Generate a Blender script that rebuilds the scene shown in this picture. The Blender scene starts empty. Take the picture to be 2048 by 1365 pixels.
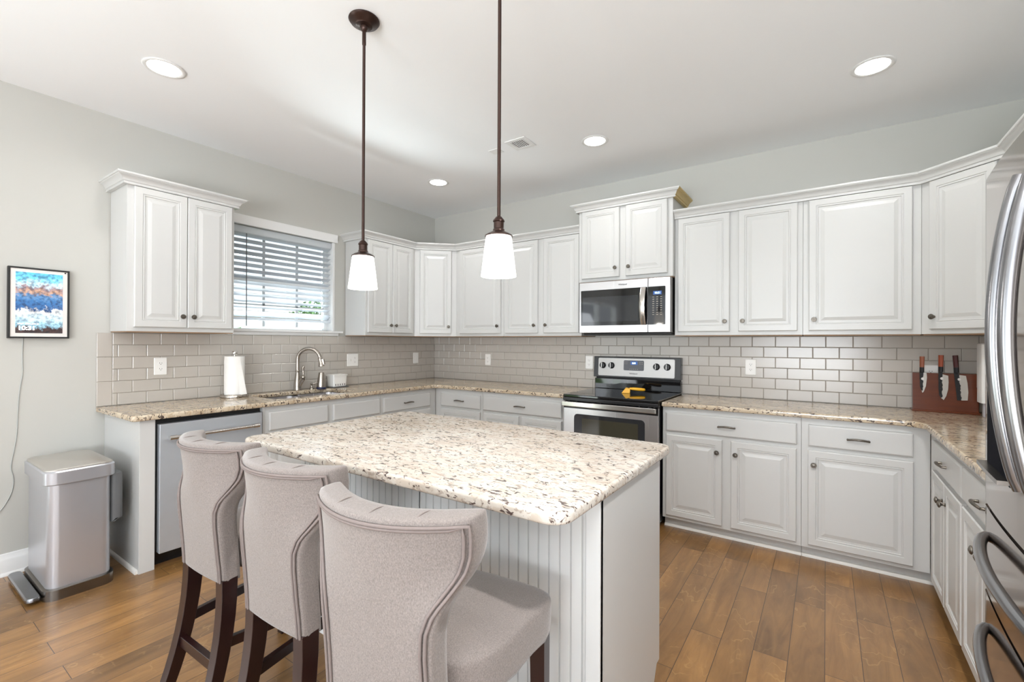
import bpy, bmesh, math, random
from mathutils import Vector, Matrix, Euler

random.seed(7)
sc = bpy.context.scene
COL = sc.collection
PI = math.pi
ZC = 0.905            # worktop height
ZH = 2.783            # ceiling height
XR = 4.90             # right wall
YF = -6.8             # wall behind the camera
XE = 8.2              # far side of the open room to the right, behind the refrigerator
YR = -3.16            # where the right wall ends and the room opens

# ---------------------------------------------------------------- camera
def make_camera():
    yaw, pit, rol = 0.600747, 0.002567, -0.004196
    fw = Vector((-math.sin(yaw) * math.cos(pit), math.cos(yaw) * math.cos(pit), math.sin(pit)))
    r = Vector((math.cos(yaw), math.sin(yaw), 0))
    d = fw.cross(r)
    c, s = math.cos(rol), math.sin(rol)
    rr, dd = c * r + s * d, -s * r + c * d
    cam = bpy.data.cameras.new('camera')
    cam.sensor_width = 36.0
    cam.lens = 917.72 / 2048 * 36.0
    cam.clip_start = 0.02
    o = bpy.data.objects.new('camera', cam)
    COL.objects.link(o)
    m = Matrix((rr, -dd, -fw)).transposed().to_4x4()
    m.translation = Vector((3.8210, -3.9535, 0.42198 + ZC))
    o.matrix_world = m
    sc.camera = o
make_camera()

# ---------------------------------------------------------------- world, exposure, large lights
sc.view_settings.view_transform = 'Standard'
sc.view_settings.look = 'None'
sc.view_settings.gamma = 1.0
sc.view_settings.use_curve_mapping = False
sc.view_settings.exposure = 0.70
sc.cycles.max_bounces = 10
sc.cycles.diffuse_bounces = 6
sc.cycles.glossy_bounces = 5
sc.cycles.transmission_bounces = 6
sc.cycles.transparent_max_bounces = 8
sc.cycles.caustics_reflective = False
sc.cycles.caustics_refractive = False
sc.cycles.sample_clamp_indirect = 4.0
sc.cycles.use_denoising = True

w = bpy.data.worlds.new('sky')
sc.world = w
w.use_nodes = True
_n = w.node_tree.nodes
_l = w.node_tree.links
bg = _n['Background']
_tc = _n.new('ShaderNodeTexCoord')
_sep = _n.new('ShaderNodeSeparateXYZ')
_rmp = _n.new('ShaderNodeValToRGB')
_rmp.color_ramp.elements[0].position = 0.0
_rmp.color_ramp.elements[0].color = (0.93, 0.97, 1.0, 1)
_rmp.color_ramp.elements[1].position = 0.55
_rmp.color_ramp.elements[1].color = (0.62, 0.80, 1.0, 1)
_l.new(_tc.outputs['Generated'], _sep.inputs[0])
_l.new(_sep.outputs['Z'], _rmp.inputs[0])
_l.new(_rmp.outputs[0], bg.inputs['Color'])
bg.inputs['Strength'].default_value = 1.0

GE, SE, DL = 112, 6, 2.8
def area_light(name, loc, rot, sx, sy, energy, color, shape='RECTANGLE', spread=PI):
    l = bpy.data.lights.new(name, 'AREA')
    l.shape = shape
    l.size = sx
    if shape == 'RECTANGLE':
        l.size_y = sy
    l.energy = energy
    l.color = color
    l.spread = spread
    o = bpy.data.objects.new(name, l)
    COL.objects.link(o)
    o.location = loc
    o.rotation_euler = rot
    return o
# lamps in the unseen rear and side windows, the glass door and the window over the sink
# (level rear lamps stand for the sky, rising ones are fill added to brighten the ceiling)
COOL = (0.89, 0.945, 1.0)
for wx in (1.45, 3.65, 6.4):
    area_light('fill_up_rear_window', (wx, YF - 0.10, 1.05), (PI / 2 + 1.10, 0, 0), 1.9, 1.5, GE * {1.45: 0.15, 3.65: 1.35, 6.4: 0.9}[wx], COOL)
    area_light('sky_light_rear_window', (wx, YF - 0.10, 1.70), (PI / 2, 0, 0), 1.9, 1.3, SE * (0.5 if wx < 2 else 1.2), COOL)
area_light('fill_up_side_window', (XE + 0.10, -5.0, 1.05), (PI / 2 + 0.7, 0, PI / 2), 2.0, 1.5, GE * 0.15, COOL)  # fill lamps of an added side window, to lift the island end
area_light('fill_side_window', (XE + 0.10, -5.0, 1.70), (PI / 2, 0, PI / 2), 2.0, 1.3, 10, COOL)
area_light('daylight_glass_door', (-0.12, -5.55, 1.10), (0, -PI / 2 - 0.5, 0), 2.0, 1.75, GE * 0.30, COOL)
area_light('daylight_sink_window', (-0.75, -1.80, 0.70), (0, -PI / 2 - 0.95, 0), 1.0, 1.9, 520, (0.90, 0.96, 1.0))
sun = bpy.data.lights.new('sun', 'SUN')
sun.energy = 4.0
sun.angle = 0.02
sun_o = bpy.data.objects.new('sun', sun)
COL.objects.link(sun_o)
sun_o.rotation_euler = (0.25, 0.75, 0)      # from behind the house, down onto the garden

# ---------------------------------------------------------------- colour and materials
def S(r, g, b):
    f = lambda c: (c / 255 / 12.92) if c / 255 <= 0.04045 else ((c / 255 + 0.055) / 1.055) ** 2.4
    return (f(r), f(g), f(b), 1.0)

def mat(name, col, rough=0.5, metal=0.0, spec=0.5, var=0.0, scale=8.0, bump=0.0, bscale=60.0, stretch=(1, 1, 1), coat=0.0, sheen=0.0, rvar=0.0, emit=None, estr=0.0):
    m = bpy.data.materials.new(name)
    m.use_nodes = True
    n, l = m.node_tree.nodes, m.node_tree.links
    b = n['Principled BSDF']
    b.inputs['Base Color'].default_value = col
    b.inputs['Roughness'].default_value = rough
    b.inputs['Metallic'].default_value = metal
    b.inputs['Specular IOR Level'].default_value = spec
    b.inputs['Coat Weight'].default_value = coat
    b.inputs['Coat Roughness'].default_value = 0.08
    if sheen:
        b.inputs['Sheen Weight'].default_value = sheen
        b.inputs['Sheen Roughness'].default_value = 0.5
    if emit:
        b.inputs['Emission Color'].default_value = emit
        b.inputs['Emission Strength'].default_value = estr
    if var or bump or rvar:
        tc = n.new('ShaderNodeTexCoord')
        mp = n.new('ShaderNodeMapping')
        mp.inputs['Scale'].default_value = stretch
        l.new(tc.outputs['Object'], mp.inputs['Vector'])
    if var or rvar:
        nz = n.new('ShaderNodeTexNoise')
        nz.inputs['Scale'].default_value = scale
        nz.inputs['Detail'].default_value = 5
        l.new(mp.outputs[0], nz.inputs['Vector'])
    if var:
        mx = n.new('ShaderNodeMix')
        mx.data_type = 'RGBA'
        mx.inputs['A'].default_value = tuple(c * (1 - var) for c in col[:3]) + (1,)
        mx.inputs['B'].default_value = tuple(min(1, c * (1 + var)) for c in col[:3]) + (1,)
        l.new(nz.outputs['Fac'], mx.inputs['Factor'])
        l.new(mx.outputs['Result'], b.inputs['Base Color'])
    if rvar:
        mr = n.new('ShaderNodeMapRange')
        mr.inputs['To Min'].default_value = max(0.02, rough - rvar)
        mr.inputs['To Max'].default_value = rough + rvar
        l.new(nz.outputs['Fac'], mr.inputs['Value'])
        l.new(mr.outputs[0], b.inputs['Roughness'])
    if bump:
        nb = n.new('ShaderNodeTexNoise')
        nb.inputs['Scale'].default_value = bscale
        nb.inputs['Detail'].default_value = 4
        l.new(mp.outputs[0], nb.inputs['Vector'])
        bp = n.new('ShaderNodeBump')
        bp.inputs['Strength'].default_value = bump
        bp.inputs['Distance'].default_value = 0.004
        l.new(nb.outputs['Fac'], bp.inputs['Height'])
        l.new(bp.outputs[0], b.inputs['Normal'])
    return m

M = {}
M['paint_wall'] = mat('wall_paint', S(190, 189, 183), 0.6, var=0.015, scale=3, bump=0.04, bscale=180)
M['paint_ceiling'] = mat('ceiling_paint', S(240, 241, 242), 0.8, var=0.01, scale=3, bump=0.05, bscale=150)
M['white'] = mat('cabinet_paint', S(199, 199, 197), 0.32, var=0.012, scale=6, bump=0.02, bscale=90)
M['trim'] = mat('trim_paint', S(228, 228, 227), 0.35, var=0.01, scale=6)
M['shoe'] = mat('shoe_paint', S(222, 219, 213), 0.4, var=0.02, scale=6)
M['raw_wood'] = mat('unpainted_crown_wood', S(205, 182, 130), 0.6, var=0.12, scale=12, stretch=(1, 1, 6))
M['cab_under'] = mat('cabinet_underside', S(150, 120, 92), 0.6, var=0.1, scale=9)
M['bronze'] = mat('oil_rubbed_bronze', S(56, 39, 33), 0.32, metal=0.65, var=0.15, scale=20)
M['knob'] = mat('antique_pewter', S(112, 106, 98), 0.34, metal=0.9, var=0.3, scale=60)
M['steel'] = mat('brushed_steel', S(212, 210, 212), 0.27, metal=1.0, var=0.015, scale=40, stretch=(1, 1, 0.01), rvar=0.012)
M['steel_bright'] = mat('bright_steel', S(214, 210, 205), 0.2, metal=1.0, var=0.03, scale=30, rvar=0.04)
M['steel_dark'] = mat('dark_steel', S(132, 127, 122), 0.25, metal=1.0, var=0.05, scale=30, rvar=0.04)
M['steel_bin'] = mat('bin_steel', S(196, 197, 203), 0.3, metal=0.72, var=0.01, scale=5)
M['steel_dw'] = mat('dishwasher_steel', S(192, 197, 203), 0.40, metal=0.55, var=0.03, scale=20, stretch=(1, 30, 1), rvar=0.04)
M['steel_fridge'] = mat('polished_fridge_steel', S(164, 154, 147), 0.09, metal=1.0, var=0.02, scale=12)
M['steel_bar'] = mat('handle_steel', S(150, 150, 153), 0.24, metal=1.0, var=0.005, scale=5)
M['steel_lid'] = mat('satin_lid_steel', S(206, 202, 196), 0.42, metal=0.9, var=0.01, scale=5)
M['steel_control'] = mat('control_steel', S(176, 174, 172), 0.4, metal=0.9, var=0.01, scale=5)
M['recess_black'] = mat('dispenser_black', S(18, 19, 26), 0.75, spec=0.05, var=0.02, scale=5)
M['nickel'] = mat('brushed_nickel', S(172, 164, 155), 0.24, metal=1.0, var=0.06, scale=30, stretch=(1, 1, 12))
M['black_glass'] = mat('black_glass', S(16, 16, 18), 0.05, spec=0.6, var=0.05, scale=3)
M['window_glass_dark'] = mat('dark_door_glass', S(38, 40, 44), 0.04, spec=0.7, var=0.05, scale=3)
M['oven_glass'] = mat('tinted_oven_glass', S(62, 60, 48), 0.06, spec=0.6, var=0.1, scale=4)
M['black'] = mat('black_enamel', S(22, 22, 24), 0.25, var=0.05, scale=10)
M['black_matte'] = mat('black_plastic', S(26, 25, 25), 0.55, var=0.05, scale=10)
M['grey_plastic'] = mat('grey_plastic', S(96, 98, 100), 0.45, var=0.04, scale=10)
M['panel_grey'] = mat('control_panel_grey', S(84, 86, 92), 0.35, var=0.04, scale=10)
M['plastic_white'] = mat('white_plastic', S(240, 239, 236), 0.35, var=0.01, scale=10)
M['slot'] = mat('dark_slot', S(40, 38, 36), 0.6, var=0.05, scale=10)
M['paper'] = mat('paper_towel', S(242, 240, 236), 0.9, var=0.02, scale=40, bump=0.25, bscale=220)
M['wood_dark'] = mat('espresso_wood', S(34, 15, 14), 0.28, var=0.3, scale=10, stretch=(6, 6, 0.6), coat=0.2)
M['knife_wood'] = mat('acacia_board', S(96, 42, 10), 0.35, var=0.4, scale=7, stretch=(0.8, 4, 7), coat=0.25)
M['handle_wood'] = mat('brown_handle_wood', S(140, 76, 48), 0.4, var=0.25, scale=14, stretch=(5, 5, 0.8))
M['handle_red'] = mat('reddish_handle_wood', S(146, 66, 36), 0.4, var=0.25, scale=14, stretch=(5, 5, 0.8))
M['handle_maroon'] = mat('dark_maroon_handle_wood', S(72, 32, 30), 0.35, var=0.3, scale=14, stretch=(5, 5, 0.8))
M['blade'] = mat('polished_blade', S(205, 200, 192), 0.3, metal=0.6, var=0.05, scale=30)
M['blade_black'] = mat('black_forged_steel', S(24, 23, 24), 0.5, metal=0.3, var=0.3, scale=120, bump=0.6, bscale=120)
M['yellow'] = mat('yellow_plastic', S(238, 176, 30), 0.4, var=0.04, scale=20)
M['blue_dark'] = mat('navy_plastic', S(22, 28, 62), 0.4, var=0.04, scale=20)
M['mat_white'] = mat('display_mat', S(226, 222, 218), 0.35, var=0.01, scale=10)
M['wire'] = mat('grey_cable', S(176, 178, 176), 0.5, var=0.02, scale=10)
M['slat'] = mat('blind_slat', S(226, 230, 234), 0.4, var=0.02, scale=10)
def translucent(m_, f):
    n, l = m_.node_tree.nodes, m_.node_tree.links
    t = n.new('ShaderNodeBsdfTranslucent')
    t.inputs['Color'].default_value = S(236, 240, 244)
    x = n.new('ShaderNodeMixShader')
    x.inputs[0].default_value = f
    l.new(n['Principled BSDF'].outputs[0], x.inputs[1])
    l.new(t.outputs[0], x.inputs[2])
    l.new(x.outputs[0], n['Material Output'].inputs[0])
translucent(M['slat'], 0.35)
M['muntin'] = mat('window_muntin', S(196, 196, 196), 0.45, var=0.03, scale=10)
M['vent_dark'] = mat('vent_void', S(34, 33, 31), 0.7, var=0.05, scale=10)
M['bulb'] = mat('lamp_lens', S(255, 252, 245), 0.5, emit=(1.0, 0.97, 0.92, 1), estr=9.0, var=0.001)
M['shade'] = mat('lit_opal_glass', S(250, 248, 244), 0.35, emit=(1.0, 0.96, 0.90, 1), estr=1.5, var=0.001)
M['text_grey'] = mat('grey_lettering', S(84, 84, 86), 0.5, var=0.02)
M['text_white'] = mat('lit_white_digits', S(245, 248, 250), 0.5, emit=(0.95, 0.98, 1, 1), estr=0.9, var=0.001)
M['digit_blue'] = mat('blue_lit_digits', S(170, 215, 255), 0.5, emit=(0.55, 0.8, 1.0, 1), estr=1.6, var=0.001)
M['screen_blue'] = mat('blue_lit_screen', S(10, 30, 80), 0.3, emit=(0.02, 0.07, 0.22, 1), estr=0.9, var=0.001)
M['keys'] = mat('key_print', S(190, 180, 165), 0.5, var=0.02)
M['pale_clear'] = mat('pale_clear_plastic', S(206, 206, 212), 0.1, spec=0.8, var=0.03, scale=8)
M['grass'] = mat('lawn_grass', S(120, 150, 80), 0.9, var=0.35, scale=2, bump=0.5, bscale=30)
M['fence'] = mat('fence_wood', S(112, 92, 66), 0.8, var=0.2, scale=4, stretch=(6, 6, 0.5))
M['siding'] = mat('pale_siding', S(214, 212, 220), 0.8, var=0.03, scale=4)
M['leaf'] = mat('leaf_green', S(104, 140, 86), 0.8, var=0.35, scale=6)
M['bark'] = mat('bark', S(84, 66, 50), 0.9, var=0.3, scale=9)
M['grout'] = mat('grout', S(148, 140, 130), 0.8, var=0.06, scale=30)
M['tile'] = mat('taupe_subway_tile', S(186, 180, 172), 0.22, var=0.05, scale=3.5, spec=0.5)

def glass_mat():
    m = bpy.data.materials.new('clear_glass')
    m.use_nodes = True
    n, l = m.node_tree.nodes, m.node_tree.links
    out = n['Material Output']
    n.remove(n['Principled BSDF'])
    t = n.new('ShaderNodeBsdfTransparent')
    t.inputs['Color'].default_value = (0.93, 0.96, 0.96, 1)
    g = n.new('ShaderNodeBsdfGlossy')
    g.inputs['Roughness'].default_value = 0.02
    f = n.new('ShaderNodeFresnel')
    f.inputs['IOR'].default_value = 1.45
    mx = n.new('ShaderNodeMixShader')
    l.new(f.outputs[0], mx.inputs[0])
    l.new(t.outputs[0], mx.inputs[1])
    l.new(g.outputs[0], mx.inputs[2])
    l.new(mx.outputs[0], out.inputs[0])
    return m
M['glass'] = glass_mat()

def granite_mat(name, base0, base1, mid, dark, lo):
    m = bpy.data.materials.new(name)
    m.use_nodes = True
    n, l = m.node_tree.nodes, m.node_tree.links
    b = n['Principled BSDF']
    b.inputs['Roughness'].default_value = 0.12
    b.inputs['Specular IOR Level'].default_value = 0.55
    tc = n.new('ShaderNodeTexCoord')
    mp = n.new('ShaderNodeMapping')
    mp.inputs['Rotation'].default_value = (0, 0, 0.5)
    mp.inputs['Scale'].default_value = (0.8, 1.6, 1.2)
    l.new(tc.outputs['Object'], mp.inputs['Vector'])
    def noise(scale, detail, rough=0.6, dist=0.0):
        z = n.new('ShaderNodeTexNoise')
        z.inputs['Scale'].default_value = scale
        z.inputs['Detail'].default_value = detail
        z.inputs['Roughness'].default_value = rough
        z.inputs['Distortion'].default_value = dist
        l.new(mp.outputs[0], z.inputs['Vector'])
        return z
    def ramp(src, p0, p1, c0, c1):
        r = n.new('ShaderNodeValToRGB')
        r.color_ramp.elements[0].position = p0
        r.color_ramp.elements[0].color = c0
        r.color_ramp.elements[1].position = p1
        r.color_ramp.elements[1].color = c1
        l.new(src, r.inputs[0])
        return r.outputs[0]
    def mix(fac, a, c):
        x = n.new('ShaderNodeMix')
        x.data_type = 'RGBA'
        l.new(fac, x.inputs['Factor'])
        if isinstance(a, tuple):
            x.inputs['A'].default_value = a
        else:
            l.new(a, x.inputs['A'])
        x.inputs['B'].default_value = c
        return x.outputs['Result']
    K, W = (0, 0, 0, 1), (1, 1, 1, 1)
    base = ramp(noise(7, 5).outputs['Fac'], 0.38, 0.64, base0, base1)
    c = mix(ramp(noise(22, 4, 0.6, 0.6).outputs['Fac'], 0.52, 0.60, K, (0.7, 0.7, 0.7, 1)), base, mid)
    c = mix(ramp(noise(44, 3, 0.55, 0.8).outputs['Fac'], 0.575, 0.63, K, (0.7, 0.7, 0.7, 1)), c, S(158, 142, 130))
    c = mix(ramp(noise(38, 3, 0.55, 1.3).outputs['Fac'], lo, lo + 0.045, K, W), c, dark)
    l.new(c, b.inputs['Base Color'])
    return m
M['granite'] = granite_mat('shaded_speckled_granite', S(204, 190, 168), S(186, 167, 141), S(172, 150, 122), S(66, 54, 50), 0.565)  # same stone as the island top, its dimmer light put into the colour
M['granite_lit'] = granite_mat('lit_speckled_granite', S(210, 204, 195), S(195, 184, 171), S(190, 176, 160), S(84, 70, 66), 0.585)  # brighter copy of that stone, the island's stronger light put into the colour

def floor_mat():
    m = bpy.data.materials.new('hardwood_planks')
    m.use_nodes = True
    n, l = m.node_tree.nodes, m.node_tree.links
    b = n['Principled BSDF']
    b.inputs['Specular IOR Level'].default_value = 0.5
    b.inputs['Coat Weight'].default_value = 0.5
    b.inputs['Coat IOR'].default_value = 1.5
    b.inputs['Coat Roughness'].default_value = 0.25
    tc = n.new('ShaderNodeTexCoord')
    sep = n.new('ShaderNodeSeparateXYZ')
    l.new(tc.outputs['Object'], sep.inputs[0])
    sub = n.new('ShaderNodeMath')
    sub.operation = 'SUBTRACT'
    sub.inputs[1].default_value = 0.106
    l.new(sep.outputs['X'], sub.inputs[0])
    cmb = n.new('ShaderNodeCombineXYZ')
    l.new(sep.outputs['Y'], cmb.inputs['X'])
    l.new(sub.outputs[0], cmb.inputs['Y'])
    br = n.new('ShaderNodeTexBrick')
    br.offset = 0.37
    br.offset_frequency = 2
    br.squash = 1.0
    br.inputs['Scale'].default_value = 1.0
    br.inputs['Mortar Size'].default_value = 0.0013
    br.inputs['Mortar Smooth'].default_value = 0.2
    br.inputs['Brick Width'].default_value = 0.86
    br.inputs['Row Height'].default_value = 0.128
    br.inputs['Color1'].default_value = (0, 0, 0, 1)
    br.inputs['Color2'].default_value = (1, 1, 1, 1)
    br.inputs['Mortar'].default_value = (0.5, 0.5, 0.5, 1)
    l.new(cmb.outputs[0], br.inputs['Vector'])
    # per plank shift of the grain
    sc_ = n.new('ShaderNodeVectorMath')
    sc_.operation = 'SCALE'
    sc_.inputs['Scale'].default_value = 9.0
    l.new(br.outputs['Color'], sc_.inputs[0])
    add = n.new('ShaderNodeVectorMath')
    l.new(tc.outputs['Object'], add.inputs[0])
    l.new(sc_.outputs[0], add.inputs[1])
    mp = n.new('ShaderNodeMapping')
    mp.inputs['Scale'].default_value = (9.0, 1.3, 1.0)
    l.new(add.outputs[0], mp.inputs['Vector'])
    g1 = n.new('ShaderNodeTexNoise')
    g1.inputs['Scale'].default_value = 1.6
    g1.inputs['Detail'].default_value = 8
    g1.inputs['Roughness'].default_value = 0.62
    g1.inputs['Distortion'].default_value = 1.6
    l.new(mp.outputs[0], g1.inputs['Vector'])
    mp2 = n.new('ShaderNodeMapping')
    mp2.inputs['Scale'].default_value = (2.6, 1.1, 1.0)
    l.new(add.outputs[0], mp2.inputs['Vector'])
    g2 = n.new('ShaderNodeTexNoise')
    g2.inputs['Scale'].default_value = 2.2
    g2.inputs['Detail'].default_value = 3
    l.new(mp2.outputs[0], g2.inputs['Vector'])
    r1 = n.new('ShaderNodeValToRGB')
    r1.color_ramp.elements[0].position = 0.30
    r1.color_ramp.elements[0].color = S(124, 87, 46)
    r1.color_ramp.elements[1].position = 0.72
    r1.color_ramp.elements[1].color = S(158, 117, 69)
    l.new(g1.outputs['Fac'], r1.inputs[0])
    hs = n.new('ShaderNodeHueSaturation')
    mr = n.new('ShaderNodeMapRange')
    mr.inputs['To Min'].default_value = 0.78
    mr.inputs['To Max'].default_value = 1.12
    l.new(br.outputs['Color'], mr.inputs['Value'])
    mr2 = n.new('ShaderNodeMapRange')
    mr2.inputs['From Min'].default_value = 0.3
    mr2.inputs['From Max'].default_value = 0.7
    mr2.inputs['To Min'].default_value = 0.70
    mr2.inputs['To Max'].default_value = 1.16
    l.new(g2.outputs['Fac'], mr2.inputs['Value'])
    mul = n.new('ShaderNodeMath')
    mul.operation = 'MULTIPLY'
    l.new(mr.outputs[0], mul.inputs[0])
    l.new(mr2.outputs[0], mul.inputs[1])
    l.new(mul.outputs[0], hs.inputs['Value'])
    l.new(r1.outputs[0], hs.inputs['Color'])
    # pale curls of the birch figure
    wv = n.new('ShaderNodeTexWave')
    wv.wave_type = 'RINGS'
    wv.inputs['Scale'].default_value = 4.6
    wv.inputs['Distortion'].default_value = 9
    wv.inputs['Detail'].default_value = 2
    wv.inputs['Detail Scale'].default_value = 1.4
    l.new(mp2.outputs[0], wv.inputs['Vector'])
    rw = n.new('ShaderNodeValToRGB')
    rw.color_ramp.elements[0].position = 0.95
    rw.color_ramp.elements[0].color = (0, 0, 0, 1)
    rw.color_ramp.elements[1].position = 1.0
    rw.color_ramp.elements[1].color = (0.22, 0.22, 0.22, 1)
    l.new(wv.outputs['Fac'], rw.inputs[0])
    mxw = n.new('ShaderNodeMix')
    mxw.data_type = 'RGBA'
    mk = n.new('ShaderNodeTexNoise')
    mk.inputs['Scale'].default_value = 3.3
    mk.inputs['Detail'].default_value = 1
    l.new(mp2.outputs[0], mk.inputs['Vector'])
    mkr = n.new('ShaderNodeMapRange')
    mkr.inputs['From Min'].default_value = 0.5
    mkr.inputs['From Max'].default_value = 0.62
    l.new(mk.outputs['Fac'], mkr.inputs['Value'])
    mkm = n.new('ShaderNodeMath')
    mkm.operation = 'MULTIPLY'
    l.new(rw.outputs[0], mkm.inputs[0])
    l.new(mkr.outputs[0], mkm.inputs[1])
    l.new(mkm.outputs[0], mxw.inputs['Factor'])
    l.new(hs.outputs[0], mxw.inputs['A'])
    mxw.inputs['B'].default_value = S(206, 168, 112)
    # seams
    mx = n.new('ShaderNodeMix')
    mx.data_type = 'RGBA'
    l.new(br.outputs['Fac'], mx.inputs['Factor'])
    l.new(mxw.outputs['Result'], mx.inputs['A'])
    mx.inputs['B'].default_value = S(52, 34, 22)
    l.new(mx.outputs['Result'], b.inputs['Base Color'])
    rr = n.new('ShaderNodeMapRange')
    rr.inputs['To Min'].default_value = 0.26
    rr.inputs['To Max'].default_value = 0.38
    l.new(g1.outputs['Fac'], rr.inputs['Value'])
    l.new(rr.outputs[0], b.inputs['Roughness'])
    bp = n.new('ShaderNodeBump')
    bp.inputs['Strength'].default_value = 0.25
    bp.inputs['Distance'].default_value = 0.002
    sb = n.new('ShaderNodeMath')
    sb.operation = 'SUBTRACT'
    l.new(g1.outputs['Fac'], sb.inputs[0])
    l.new(br.outputs['Fac'], sb.inputs[1])
    l.new(sb.outputs[0], bp.inputs['Height'])
    l.new(bp.outputs[0], b.inputs['Normal'])
    return m
M['floor'] = floor_mat()

def fabric_mat():
    m = bpy.data.materials.new('woven_upholstery')
    m.use_nodes = True
    n, l = m.node_tree.nodes, m.node_tree.links
    b = n['Principled BSDF']
    b.inputs['Roughness'].default_value = 0.9
    b.inputs['Specular IOR Level'].default_value = 0.2
    b.inputs['Sheen Weight'].default_value = 0.35
    b.inputs['Sheen Roughness'].default_value = 0.45
    tc = n.new('ShaderNodeTexCoord')
    mp = n.new('ShaderNodeMapping')
    mp.inputs['Scale'].default_value = (420, 420, 260)
    l.new(tc.outputs['Object'], mp.inputs['Vector'])
    z = n.new('ShaderNodeTexNoise')
    z.inputs['Scale'].default_value = 1.0
    z.inputs['Detail'].default_value = 3
    l.new(mp.outputs[0], z.inputs['Vector'])
    r = n.new('ShaderNodeValToRGB')
    r.color_ramp.elements[0].position = 0.3
    r.color_ramp.elements[0].color = S(112, 104, 100)
    r.color_ramp.elements[1].position = 0.7
    r.color_ramp.elements[1].color = S(138, 129, 124)
    l.new(z.outputs['Fac'], r.inputs[0])
    l.new(r.outputs[0], b.inputs['Base Color'])
    bp = n.new('ShaderNodeBump')
    bp.inputs['Strength'].default_value = 0.35
    bp.inputs['Distance'].default_value = 0.002
    l.new(z.outputs['Fac'], bp.inputs['Height'])
    l.new(bp.outputs[0], b.inputs['Normal'])
    return m
M['fabric'] = fabric_mat()
M['piping'] = mat('upholstery_piping', S(119, 108, 104), 0.9, var=0.1, scale=150)

def landscape_mat():
    """the autumn lake picture on the lit display"""
    m = bpy.data.materials.new('lit_autumn_lake_picture')
    m.use_nodes = True
    n, l = m.node_tree.nodes, m.node_tree.links
    b = n['Principled BSDF']
    b.inputs['Roughness'].default_value = 0.12
    b.inputs['Base Color'].default_value = (0.02, 0.02, 0.02, 1)
    tc = n.new('ShaderNodeTexCoord')
    z1 = n.new('ShaderNodeTexNoise')
    z1.inputs['Scale'].default_value = 34
    z1.inputs['Detail'].default_value = 6
    z1.inputs['Roughness'].default_value = 0.7
    l.new(tc.outputs['Object'], z1.inputs['Vector'])
    sep = n.new('ShaderNodeSeparateXYZ')
    l.new(tc.outputs['Object'], sep.inputs[0])
    ma = n.new('ShaderNodeMath')
    ma.operation = 'MULTIPLY_ADD'
    l.new(z1.outputs['Fac'], ma.inputs[0])
    ma.inputs[1].default_value = 0.15
    l.new(sep.outputs['Z'], ma.inputs[2])
    mr = n.new('ShaderNodeMapRange')
    mr.inputs['From Min'].default_value = 0.085
    mr.inputs['From Max'].default_value = 0.445
    l.new(ma.outputs[0], mr.inputs['Value'])
    r = n.new('ShaderNodeValToRGB')
    e = r.color_ramp.elements
    e[0].position = 0.0
    e[0].color = S(26, 36, 44)
    e[1].position = 1.0
    e[1].color = S(96, 190, 226)
    for p_, c_ in ((0.12, S(80, 54, 50)), (0.17, S(150, 196, 214)), (0.30, S(196, 222, 232)), (0.42, S(226, 226, 222)), (0.455, S(50, 96, 150)),
                   (0.56, S(52, 110, 168)), (0.66, S(96, 140, 184)), (0.72, S(206, 160, 128)), (0.78, S(150, 130, 140)), (0.84, S(206, 230, 238)), (0.93, S(120, 204, 234))):
        x = e.new(p_)
        x.color = c_
    l.new(mr.outputs[0], r.inputs[0])
    z2 = n.new('ShaderNodeTexNoise')
    z2.inputs['Scale'].default_value = 60
    z2.inputs['Detail'].default_value = 5
    l.new(tc.outputs['Object'], z2.inputs['Vector'])
    r2 = n.new('ShaderNodeValToRGB')
    r2.color_ramp.elements[0].position = 0.36
    r2.color_ramp.elements[0].color = (0.25, 0.25, 0.3, 1)
    r2.color_ramp.elements[1].position = 0.56
    r2.color_ramp.elements[1].color = (1.1, 1.1, 1.1, 1)
    l.new(z2.outputs['Fac'], r2.inputs[0])
    mx = n.new('ShaderNodeMix')
    mx.data_type = 'RGBA'
    mx.blend_type = 'MULTIPLY'
    mx.inputs['Factor'].default_value = 0.75
    l.new(r.outputs[0], mx.inputs['A'])
    l.new(r2.outputs[0], mx.inputs['B'])
    l.new(mx.outputs['Result'], b.inputs['Emission Color'])
    b.inputs['Emission Strength'].default_value = 0.95
    return m
M['picture'] = landscape_mat()

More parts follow.
